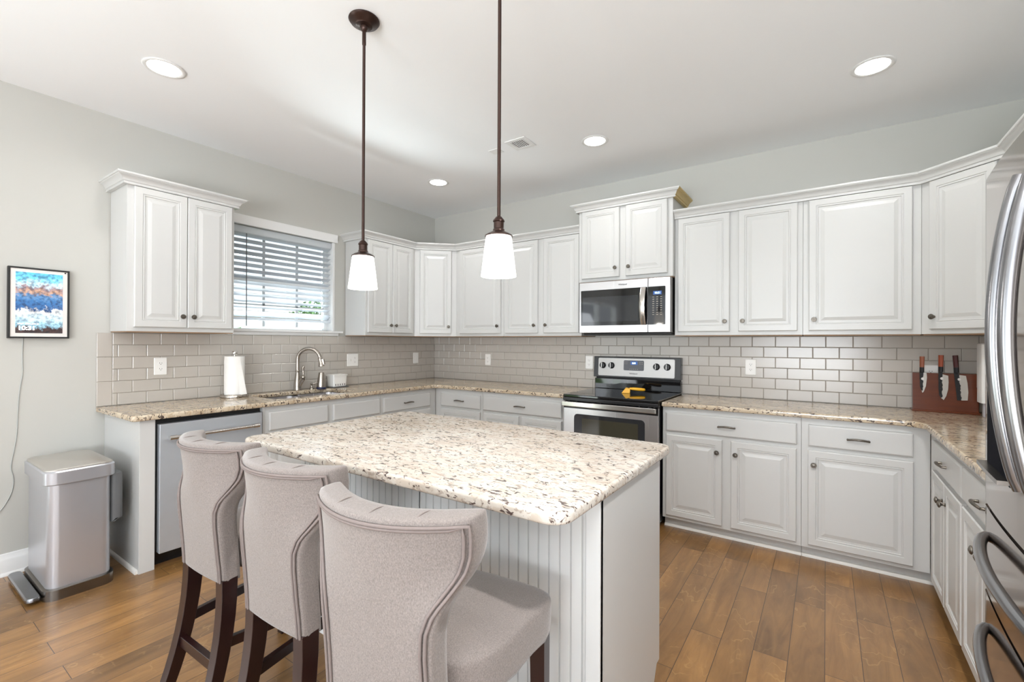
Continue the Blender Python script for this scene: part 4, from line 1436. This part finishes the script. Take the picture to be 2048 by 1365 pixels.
def jag(x, z0, z1, n_=14, amp=0.0022):
    rnd = random.Random(int(x * 1e4) + n_)
    return [(x + rnd.uniform(-amp, amp), z0 + (z1 - z0) * k / n_) for k in range(n_ + 1)]
kz = 0.232
j1 = jag(0.006, 0.215, 0.120)
knife('small knife with a light brown handle, leftmost on the board', 0.040, 0.335, 0.02, 0.100,
      [(0.006, 0.232), (0.022, 0.236), (0.0245, 0.205), (0.020, 0.150), (0.010, 0.115), (0.004, 0.107), (0.000, 0.122)] + list(reversed(j1)),
      [(-0.011, 0.236), (0.008, 0.236)] + j1 + [(0.000, 0.122), (-0.008, 0.150)], M['handle_wood'], 0.0115)
j2 = jag(0.008, 0.215, 0.085)
knife('mid-sized pointed knife with a reddish handle, middle of the board', 0.128, 0.345, 0.02, 0.104,
      [(0.006, 0.228), (0.034, 0.220), (0.036, 0.180), (0.034, 0.135), (0.026, 0.095), (0.015, 0.070), (0.002, 0.082)] + list(reversed(j2)),
      [(-0.011, 0.240), (0.009, 0.240)] + j2 + [(0.002, 0.082), (-0.006, 0.098), (-0.009, 0.130)], M['handle_red'], 0.0118)
j3 = jag(0.011, 0.222, 0.072, 20, 0.003)
knife('broad square-tipped cleaver knife with a dark maroon handle, rightmost on the board', 0.216, 0.345, -0.05, 0.106,
      [(0.008, 0.226), (0.040, 0.220), (0.044, 0.175), (0.044, 0.120), (0.038, 0.072), (0.011, 0.072)] + list(reversed(j3[:-1])),
      [(-0.012, 0.240), (0.008, 0.240)] + j3 + [(-0.008, 0.072)], M['handle_maroon'], 0.0122)

def white_appliance():
    r = thing('countertop_dispenser', 'white upright countertop dispenser on a clear base between knife board and refrigerator', 'dispenser', (4.620, -0.215, ZC))
    obj('clear_base', MB().lathe([(0.050, 0.0), (0.052, 0.004), (0.050, 0.080), (0.046, 0.082)], n=28), M['pale_clear'], r, angle=50)
    obj('white_housing', MB().loops([[(x, y, z) for x, y in rrect(-0.066, 0.066, -0.055, 0.055, 0.012)] for z in (0.0825, 0.165)]), M['plastic_white'], r)
    obj('white_cover', MB().loops([[(x, y, z) for x, y in rrect(-0.067 + i, 0.067 - i, -0.056 + i, 0.056 - i, 0.012)] for z, i in ((0.1655, 0), (0.420, 0), (0.426, 0.004))]), M['plastic_white'], r)
white_appliance()

def scraper():
    r = thing('plastic_scraper', 'yellow plastic scraper lying on the cooktop', 'scraper', (2.478, -0.322, ZC + 0.0106), 0.30)
    hd = MB()
    hd.loops([[(-0.045, -0.030, 0.0), (0.022, -0.030, 0.0), (0.022, 0.030, 0.0), (-0.045, 0.030, 0.0)], [(-0.010, -0.024, 0.044), (0.024, -0.024, 0.036), (0.024, 0.024, 0.036), (-0.010, 0.024, 0.044)]])
    obj('scraper_head', hd, M['yellow'], r, bevel=0.003)
    hn = MB().tube([(0.018, 0, 0.036), (0.055, 0, 0.034), (0.105, 0, 0.031), (0.135, 0, 0.030), (0.142, 0, 0.030)], [0.009, 0.0125, 0.0135, 0.011, 0.004], n=12, ry=[0.014, 0.018, 0.020, 0.016, 0.006])
    obj('scraper_handle', hn, M['yellow'], r, angle=50)
scraper()

# ---------------------------------------------------------------- blind at the window
def blind():
    r = thing('window_blind', 'white horizontal slat blind in the window over the sink', 'blind', (-0.042, 0, ZC))
    y0, y1 = WY0 + 0.008, WY1 - 0.012
    obj('headrail', MB().box(-0.024, 0.026, y0, y1, 1.290, 1.344), M['slat'], r, bevel=0.003)
    def slat_mb():
        mb = MB()
        th = math.radians(24)
        top, bot = [], []
        for k in range(7):
            u = -0.025 + 0.05 * k / 6
            c = 0.0022 * (1 - (u / 0.025) ** 2)
            x, z = u * math.cos(th) - c * math.sin(th), u * math.sin(th) + c * math.cos(th)
            top.append((x, z + 0.0012))
            bot.append((x, z - 0.0012))
        poly = top + list(reversed(bot))
        mb.loops([[(x, y0 + 0.002, z) for x, z in poly], [(x, y1 - 0.002, z) for x, z in poly]])
        return mb
    zs = [1.278 - 0.0478 * k for k in range(14)]
    zs += [zs[-1] - 0.012 * k for k in (1, 2)]
    first = None
    for z in zs:
        if first is None:
            first = obj('slat', slat_mb(), M['slat'], r, loc=(0, 0, z))
        else:
            c = first.copy()
            COL.objects.link(c)
            c.parent = r
            c.location = (0, 0, z)
    zb = zs[-1]
    obj('bottom_rail', MB().box(-0.024, 0.024, y0 + 0.001, y1 - 0.001, zb - 0.040, zb - 0.018), M['slat'], r, bevel=0.004)
    for y in (y0 + 0.10, (y0 + y1) / 2, y1 - 0.10):
        lc = MB()
        for x in (-0.0262, 0.0262):
            lc.box(x - 0.0004, x + 0.0004, y - 0.0005, y + 0.0005, zb - 0.03, 1.29)
        obj('ladder_cord', lc, M['slat'], r)
    obj('tilt_wand', MB().tube([(0.034, y0 + 0.098, 1.285), (0.034, y0 + 0.100, 0.545)], 0.0038, n=8), M['grey_plastic'], r)
blind()

# ---------------------------------------------------------------- ceiling fittings
def downlight(label, x, y, power):
    r = thing('recessed_downlight', label, 'ceiling light', (x, y, ZH), 0, 'recessed ceiling lights')
    del r['group']
    obj('trim_ring', MB().lathe([(0.074, -0.0005), (0.094, -0.0005), (0.096, -0.003), (0.092, -0.006), (0.080, -0.0065), (0.074, -0.003)], n=40), M['trim'], r)
    obj('lit_lens', MB().lathe([(0.0735, -0.0006), (0.0735, -0.0045), (0.0, -0.0050)], n=40), M['bulb'], r)
    area_light('downlight_lamp', (x, y, ZH - 0.012), (0, 0, 0), 0.14, 0.14, power, (1.0, 0.99, 0.98), shape='DISK', spread=math.radians(150)).parent = None
for lab, x, y in (('lit recessed ceiling light at the far left, nearest the display frame', 0.905, -2.990),
                  ('lit recessed ceiling light deepest in the picture, near the room corner', 0.900, -0.890),
                  ('lit recessed ceiling light above the range, right of the ceiling vent', 2.440, -0.892),
                  ('lit recessed ceiling light at the far right, above the refrigerator side', 4.018, -0.907)):
    downlight(lab, x, y, DL)
# out-of-view fittings added as fill for floor, stools and island end
for lab, x, y, e in (('added unseen fill downlight over the floor before the refrigerator', 4.02, -3.00, 20.0),
                     ('added unseen fill downlight behind the bar stools', 2.45, -4.60, 6.0),
                     ('added unseen fill downlight by the glass door', 0.90, -5.10, 3.0)):
    downlight(lab, x, y, e)

def vent():
    r = thing('ceiling_vent', 'white ceiling air vent with dark slots beside the pendant rod', 'vent', (1.972, -1.155, ZH), 0)
    f = MB()
    o_, i_ = (-0.085, 0.085, -0.085, 0.085), (-0.055, 0.055, -0.055, 0.055)
    f.box(-0.085, 0.085, -0.085, -0.055, -0.006, -0.0003).box(-0.085, 0.085, 0.055, 0.085, -0.006, -0.0003).box(-0.085, -0.055, -0.055, 0.055, -0.006, -0.0003).box(0.055, 0.085, -0.055, 0.055, -0.006, -0.0003)
    obj('vent_frame', f, M['trim'], r, bevel=0.002)
    obj('dark_void', MB().box(-0.055, 0.055, -0.055, 0.055, -0.0015, -0.0003), M['vent_dark'], r)
    l_ = MB()
    for k in range(7):
        x = -0.048 + 0.016 * k
        l_.prism([(x - 0.003, -0.0058), (x - 0.001, -0.0058), (x + 0.002, -0.0018), (x + 0.000, -0.0018)], -0.0548, 0.0548, axis='y')
    obj('louvers', l_, M['trim'], r)
vent()
tag(obj('ceiling_cover_plate', MB().box(-0.045, 0.045, -0.040, 0.040, -0.004, -0.0003), M['trim'], bevel=0.001, loc=(1.742, -1.143, ZH)), 'small square white blank cover on the ceiling behind the pendant rod', 'cover plate')

def pendant(label, x, y, zb):
    r = thing('pendant_light', label, 'pendant light', (x, y, 0), 0)
    obj('canopy', MB().lathe([(0.066, ZH - 0.0003), (0.068, ZH - 0.006), (0.060, ZH - 0.017), (0.040, ZH - 0.024), (0.036, ZH - 0.030), (0.018, ZH - 0.034), (0.018, ZH - 0.042), (0.012, ZH - 0.052), (0.008, ZH - 0.056)], n=36), M['bronze'], r, angle=40)
    zt = zb + 0.150
    obj('rod', MB().lathe([(0.0085, ZH - 0.0565), (0.0085, ZH - 0.115), (0.0065, ZH - 0.118), (0.0065, zt + 0.064)], n=14), M['bronze'], r, angle=40)
    obj('socket_cap', MB().lathe([(0.0068, zt + 0.070), (0.012, zt + 0.066), (0.0205, zt + 0.055), (0.0215, zt + 0.050), (0.0185, zt + 0.047), (0.0185, zt + 0.024), (0.0215, zt + 0.021), (0.0215, zt + 0.016), (0.024, zt + 0.013), (0.040, zt + 0.006), (0.050, zt - 0.001), (0.0505, zt - 0.005), (0.0485, zt - 0.005)], n=36), M['bronze'], r, angle=40)
    pr_ = [(0.0460, zt - 0.0052), (0.0475, zt - 0.010), (0.0640, zb + 0.004), (0.0640, zb), (0.0615, zb), (0.0610, zb + 0.004), (0.0445, zt - 0.012), (0.0300, zt - 0.006)]
    lps = [[(a * math.cos(2 * PI * k / 40), a * math.sin(2 * PI * k / 40), z) for k in range(40)] for a, z in pr_]
    mb = MB().loops(lps, cap0=False, cap1=False)
    obj('glass_shade', mb, M['shade'], r, angle=40)
    obj('bulb', MB().lathe([(0.012, zt - 0.010), (0.013, zt - 0.030), (0.026, zt - 0.065), (0.028, zt - 0.085), (0.020, zt - 0.104), (0.0, zt - 0.110)], n=20), M['bulb'], r, angle=60)
    l = bpy.data.lights.new('pendant_lamp', 'POINT')
    l.energy = 1.6
    l.color = (1.0, 0.95, 0.88)
    l.shadow_soft_size = 0.035
    o = bpy.data.objects.new('pendant_lamp', l)
    COL.objects.link(o)
    o.location = (x, y, zb + 0.012)
pendant('lit white glass pendant with visible ceiling canopy, left of the two', 2.095, -2.627, ZC + 0.660)
pendant('lit white glass pendant whose rod leaves the top of the picture, right of the two', 2.838, -2.607, ZC + 0.660)

# ---------------------------------------------------------------- left wall: display frame, cable, bin
def display():
    y0, w_, h_ = -3.430, 0.255, 0.408
    r = thing('wall_display', 'black-framed wall display showing an autumn lake picture and clock', 'display', (0.0, y0, ZC + 0.433), PI / 2)
    mb = MB()
    t = 0.0095
    mb.box(0, w_, -0.032, -0.0005, 0, t).box(0, w_, -0.032, -0.0005, h_ - t, h_).box(0, t, -0.032, -0.0005, t, h_ - t).box(w_ - t, w_, -0.032, -0.0005, t, h_ - t)
    obj('frame', mb, M['black_matte'], r, bevel=0.0015, label='thin black frame')
    obj('white_border', MB().box(t, w_ - t, -0.028, -0.004, t, h_ - t), M['mat_white'], r)
    obj('screen', MB().box(0.030, 0.225, -0.0292, -0.0281, 0.030, 0.380), M['picture'], r)
    obj('camera_dot', MB().lathe([(0.004, 0.0), (0.004, 0.001), (0.0, 0.0012)], n=14, axis='-y'), M['black'], r, loc=(0.236, -0.0281, 0.393))
    text('clock_digits', '10:31', 0.033, M['text_white'], r, (0.038, -0.0299, 0.048), align='LEFT', bold=0.0012)
    text('date_line', 'WEST  MON, JUN 12', 0.0095, M['text_white'], r, (0.038, -0.0299, 0.080), align='LEFT', bold=0.0005)
display()
def cable():
    pts2 = [(-3.366, 0.4345), (-3.367, 0.395), (-3.368, 0.34), (-3.367, 0.28), (-3.366, 0.235), (-3.371, 0.19), (-3.378, 0.13), (-3.382, 0.06), (-3.385, -0.02), (-3.388, -0.12), (-3.400, -0.22), (-3.410, -0.30), (-3.400, -0.36), (-3.402, -0.42), (-3.415, -0.47), (-3.445, -0.53), (-3.49, -0.57), (-3.56, -0.60)]
    sm = []
    for i in range(len(pts2) - 1):
        p0, p1, p2, p3 = pts2[max(i - 1, 0)], pts2[i], pts2[i + 1], pts2[min(i + 2, len(pts2) - 1)]
        for k in range(4):
            t = k / 4
            f = lambda a, b, c, d: 0.5 * (2 * b + (c - a) * t + (2 * a - 5 * b + 4 * c - d) * t * t + (3 * b - a - 3 * c + d) * t ** 3)
            sm.append((0.0035, f(p0[0], p1[0], p2[0], p3[0]), ZC + f(p0[1], p1[1], p2[1], p3[1])))
    tag(obj('power_cable', MB().tube(sm, 0.0022, n=8), M['wire'], angle=60), 'thin pale cable hanging down the wall from the display', 'cable')
cable()

def bin_():
    r = thing('trash_bin', 'rectangular stainless step bin against the left wall', 'trash bin', (0.345, -3.235, 0), 0)
    hx, hy = 0.228, 0.128
    def ring(ex, ey, z, rad, sx=0.0):
        return [(x + sx, y, z) for x, y in rrect(-hx - ex, hx + ex, -hy - ey, hy + ey, rad)]
    obj('base_band', MB().loops([ring(0.018, 0.014, 0.0, 0.055), ring(0.018, 0.014, 0.052, 0.055), ring(0.010, 0.008, 0.056, 0.05)]), M['steel_dark'], r)
    obj('can_body', MB().loops([ring(0, 0, 0.0565, 0.045), ring(0, 0, 0.585, 0.045)]), M['steel_bin'], r, angle=60)
    obj('lid_rim', MB().loops([ring(0.012, 0.012, 0.5855, 0.05), ring(0.016, 0.016, 0.590, 0.05), ring(0.016, 0.016, 0.650, 0.05), ring(0.010, 0.010, 0.656, 0.05)]), M['steel_bin'], r, angle=30)
    obj('lid', MB().loops([ring(0.006, 0.008, 0.6562, 0.045), ring(0.006, 0.008, 0.662, 0.045), ring(0.000, 0.002, 0.667, 0.045)]), M['steel_lid'], r, angle=50)
    # pedal along the long side that faces the viewer's left
    pd = rrect(-0.250, 0.215, -hy - 0.072, -hy - 0.016, 0.024)
    obj('foot_pedal', MB().loops([[(x, y, 0.018) for x, y in pd], [(x, y, 0.030) for x, y in pd], [(x * 0.985, (y + hy + 0.044) * 0.8 - hy - 0.044, 0.036) for x, y in pd]]), M['steel_bar'], r, angle=40)
    obj('liner_pocket', MB().loops([[(x, y, z) for x, y in rrect(-0.14, 0.205, hy + 0.0005, hy + 0.055 - d, 0.02)] for z, d in ((0.32, 0.03), (0.335, 0.0), (0.584, 0.0))]), M['grey_plastic'], r, angle=50)
bin_()

# ---------------------------------------------------------------- bar stools
def stool_proto():
    r = thing('bar_stool', '', 'stool', (0, 0, 0), 0, 'bar stools at the island')
    del r['group']
    # --- back shell: hourglass outline, wings curling forward
    HW = [(0.0, 0.150), (0.10, 0.149), (0.25, 0.147), (0.42, 0.147), (0.52, 0.150), (0.60, 0.162), (0.68, 0.188), (0.75, 0.209), (0.82, 0.219), (0.91, 0.222), (1.0, 0.220)]
    ZB, ZT = 0.500, 0.975
    def hw(v):
        for (a, x), (b, y) in zip(HW, HW[1:]):
            if a <= v <= b:
                t = (v - a) / (b - a)
                return x + (y - x) * t
        return HW[-1][1]
    def rear(u, v):
        h_ = hw(v)
        x = u * h_
        fwd = 0.092 * (abs(u) ** 2.0) * (0.05 + 0.95 * max(0.0, (h_ - 0.147) / 0.075))
        y = -0.205 - 0.050 * v ** 1.5 + fwd
        z = ZB + (ZT - ZB) * v
        if v > 0.9:
            z += 0.010 * (1 - u * u) * 0 - 0.0
        return Vector((x, y, z))
    U = [-1, -0.86, -0.6, -0.3, 0, 0.3, 0.6, 0.86, 1]
    V = [0, 0.08, 0.2, 0.35, 0.46, 0.54, 0.60, 0.66, 0.72, 0.78, 0.86, 0.94, 1.0]
    th = 0.070
    lps = []
    # closed ring per height: rear surface left to right, then front surface right to left
    for i, v in enumerate(V):
        tk = th * (0.95 + 0.15 * v)
        ring = []
        for u in U:
            p = rear(u, v)
            if abs(u) == 1:
                p.y += 0.006
            ring.append(p)
        for u in reversed(U):
            p = rear(u, v)
            uu = u * 0.985
            q = Vector((p.x * 0.985, p.y + tk, p.z))
            if abs(u) == 1:
                q.y -= 0.006
            ring.append(q)
        lps.append(ring)
    mb = MB()
    mb.loops(lps, cap0=False, cap1=False)
    n_ = len(U)
    base_i = 0
    # quads closing bottom and top
    for idx in (0, len(V) - 1):
        b = idx * 2 * n_
        for k in range(n_ - 1):
            mb.f.append((b + k, b + k + 1, b + 2 * n_ - 2 - k, b + 2 * n_ - 1 - k))
            mb.m.append(0)
    bk = obj('backrest', mb, M['fabric'], r, sub=2)
    me = bk.data
    cr = me.attributes.new('crease_edge', 'FLOAT', 'EDGE')
    vals = [0.0] * len(me.edges)
    ringset = 2 * n_
    for e in me.edges:
        a, b = e.vertices
        ra, rb = a // ringset, b // ringset
        ca, cb = a % ringset, b % ringset
        if ra == rb and ra in (0, len(V) - 1):
            vals[e.index] = 0.85 if ra == 0 else 0.4
        elif ra != rb and ca == cb and ca in (0, n_ - 1, n_, 2 * n_ - 1):
            vals[e.index] = 0.45 if max(ra, rb) < 8 else 0.2
    cr.data.foreach_set('value', vals)
    # piping: double welt along the rear outline
    def welt(inset, rad):
        pts = []
        for k in range(0, 29):
            v = 0.01 + 0.955 * k / 28
            f = 1 - inset / hw(v)
            p = rear(-f, v)
            pts.append(p + Vector((0, -0.0015, 0)))
        for k in range(1, 18):
            u = -1 + 2 * k / 18
            f = 1 - inset / hw(0.965)
            pts.append(rear(u * f, 0.965 - (inset - 0.010) * 1.2) + Vector((0, -0.0015, 0)))
        for k in range(28, -1, -1):
            v = 0.01 + 0.955 * k / 28
            f = 1 - inset / hw(v)
            pts.append(rear(f, v) + Vector((0, -0.0015, 0)))
        return MB().tube(pts, rad, n=8)
    p1 = welt(0.010, 0.0038)
    p2 = welt(0.021, 0.0036)
    p1.add(p2.v, p2.f)
    obj('welt_piping', p1, M['piping'], bk, angle=60)
    for u in (-0.42, 0.05, 0.52):
        sm = MB()
        pts = []
        for k in range(9):
            t = k / 8
            a = rear(u, 0.985)
            pts.append((a.x, a.y + 0.004 + (th * 1.08 - 0.006) * t, a.z + 0.0025 + 0.006 * math.sin(PI * t)))
        sm.tube(pts, 0.0013, n=6)
        obj('top_seam', sm, M['piping'], bk)
    # --- seat cushion
    def ring(z, e):
        pts = []
        fr, re, d0, d1 = 0.242 + e, 0.190 + e, -0.150, 0.272 + e
        cor = 0.055
        pts += [(-re, d0), (re, d0)]
        pts += [(re + (fr - re) * 0.5, (d0 + d1) / 2), (fr, d1 - cor), (fr - cor * 0.3, d1 - cor * 0.3), (fr - cor, d1), (0, d1 + 0.012), (-fr + cor, d1), (-fr + cor * 0.3, d1 - cor * 0.3), (-fr, d1 - cor), (-re - (fr - re) * 0.5, (d0 + d1) / 2)]
        return [(x, y, z) for x, y in pts]
    st = MB()
    r0, r1, r2, r3 = ring(0.520, -0.004), ring(0.560, 0.0), ring(0.615, 0.0), ring(0.632, -0.012)
    cen = [(x * 0.55, 0.03 + (y - 0.03) * 0.55, 0.646) for x, y, z in r3]
    st.loops([r0, r1, r2, r3, cen])
    se = obj('seat', st, M['fabric'], r, sub=2)
    me = se.data
    cr = me.attributes.new('crease_edge', 'FLOAT', 'EDGE')
    L_ = len(r0)
    cr.data.foreach_set('value', [0.75 if (e.vertices[0] // L_ == e.vertices[1] // L_ == 0) else (0.35 if (e.vertices[0] // L_ == e.vertices[1] // L_ == 2) else 0.0) for e in me.edges])
    # seam round the seat
    pts = [Vector((x * 1.0, y, 0.617)) for x, y, z in ring(0.617, -0.0065)][1:] + [Vector(ring(0.617, -0.0065)[0])]
    # --- legs
    def leg(pts, ra, rb):
        mb_ = MB()
        lp = []
        for (x, y, z), a, b in zip(pts, ra, rb):
            lp.append([(x - a, y - b, z), (x + a, y - b, z), (x + a, y + b, z), (x - a, y + b, z)])
        return mb_.loops(lp)
    for s_ in (-1, 1):
        P_ = []
        for k in range(9):
            t = k / 8
            P_.append((s_ * (0.126 + 0.020 * t), -0.172 - 0.105 * t ** 2.0, 0.512 - 0.512 * t))
        obj('rear_leg', leg(P_, [0.023 - 0.004 * k / 8 for k in range(9)], [0.026 - 0.007 * k / 8 for k in range(9)]), M['wood_dark'], r, bevel=0.002)
        obj('front_leg', leg([(s_ * 0.203, 0.222, 0.525), (s_ * 0.206, 0.226, 0.0)], [0.022, 0.017], [0.022, 0.017]), M['wood_dark'], r, bevel=0.002)
        ya = -0.172 - 0.105 * ((0.530 - 0.30) / 0.53) ** 2
        xa = s_ * (0.126 + 0.020 * (0.53 - 0.30) / 0.53)
        a, b = Vector((xa, ya, 0.295)), Vector((s_ * 0.205, 0.224, 0.295))
        sd = MB()
        sd.loops([[(a.x - 0.010, a.y, 0.276), (a.x + 0.010, a.y, 0.276), (a.x + 0.010, a.y, 0.310), (a.x - 0.010, a.y, 0.310)], [(b.x - 0.010, b.y, 0.276), (b.x + 0.010, b.y, 0.276), (b.x + 0.010, b.y, 0.310), (b.x - 0.010, b.y, 0.310)]])
        obj('side_stretcher', sd, M['wood_dark'], r, bevel=0.0015)
    yr = -0.172 - 0.105 * ((0.530 - 0.225) / 0.53) ** 2
    obj('rear_stretcher', MB().box(-0.135, 0.135, yr - 0.011, yr + 0.011, 0.206, 0.244), M['wood_dark'], r, bevel=0.0015)
    obj('front_stretcher', MB().box(-0.203, 0.203, 0.214, 0.236, 0.190, 0.226), M['wood_dark'], r, bevel=0.0015)
    return r
st0 = stool_proto()
spots = [((1.985, -3.030), 0.022, 'beige upholstered bar stool farthest from the camera, by the dishwasher'),
         ((2.482, -3.042), 0.026, 'beige upholstered bar stool between the two others'),
         ((3.000, -3.108), 0.150, 'nearest beige upholstered bar stool, its seat in full view')]
for i, ((x, y), a, lab) in enumerate(spots):
    o = st0 if i == 0 else copy_tree(st0)
    o.location = (x, y, 0)
    o.rotation_euler = (0, 0, a)
    o['label'] = lab

# ---------------------------------------------------------------- outside the window
def outside():
    g = obj('lawn', MB().box(-40, -0.16, -25, 25, -0.30, -0.15), M['grass'])
    g['kind'] = 'stuff'
    g['label'] = 'green lawn outside the window'
    r = thing('neighbor_house', 'long low pale building with a brown roof edge, seen through the blind', 'building', (-14.0, 0, -0.15))
    obj('wall', MB().box(-6.0, 0.0, -9.0, 22.0, 0.0, 2.36), M['siding'], r)
    obj('roof', MB().prism([(0.06, 2.36), (0.06, 2.62), (-3.0, 2.80), (-6.4, 2.62), (-6.4, 2.36)], -9.3, 22.3, axis='y'), M['fence'], r)
    def bush(label, x, y, z, rx, rz, n_, seed, trunk):
        rnd = random.Random(seed)
        r = thing('tree', label, 'tree', (x, y, -0.15))
        mb = MB()
        for k in range(n_):
            a, b = rnd.uniform(0, 2 * PI), rnd.uniform(-0.5, 1) * PI / 2
            rad = rnd.uniform(0.55, 1.0)
            p = Vector((math.cos(a) * math.cos(b) * rx * rad, math.sin(a) * math.cos(b) * rx * rad, z + math.sin(b) * rz * rad))
            s_ = rnd.uniform(0.10, 0.22)
            d1 = Vector((rnd.uniform(-1, 1), rnd.uniform(-1, 1), rnd.uniform(-1, 1))).normalized()
            d2 = d1.orthogonal().normalized()
            mb.add([p - d1 * s_, p + d2 * s_ * 0.5, p + d1 * s_, p - d2 * s_ * 0.5], [(0, 1, 2, 3)])
        obj('crown', mb, M['leaf'], r)
        obj('trunk', MB().tube([(0, 0, 0), (0, 0, z)], [trunk, trunk * 0.6], n=8), M['bark'], r)
    bush('leafy green tree showing over the roof edge, right side of the window', -26.0, 16.5, 3.4, 3.2, 1.1, 900, 3, 0.15)
    bush('pale green bush low before the building, left side of the window', -9.0, 0.9, 1.55, 1.1, 0.45, 600, 5, 0.06)
outside()
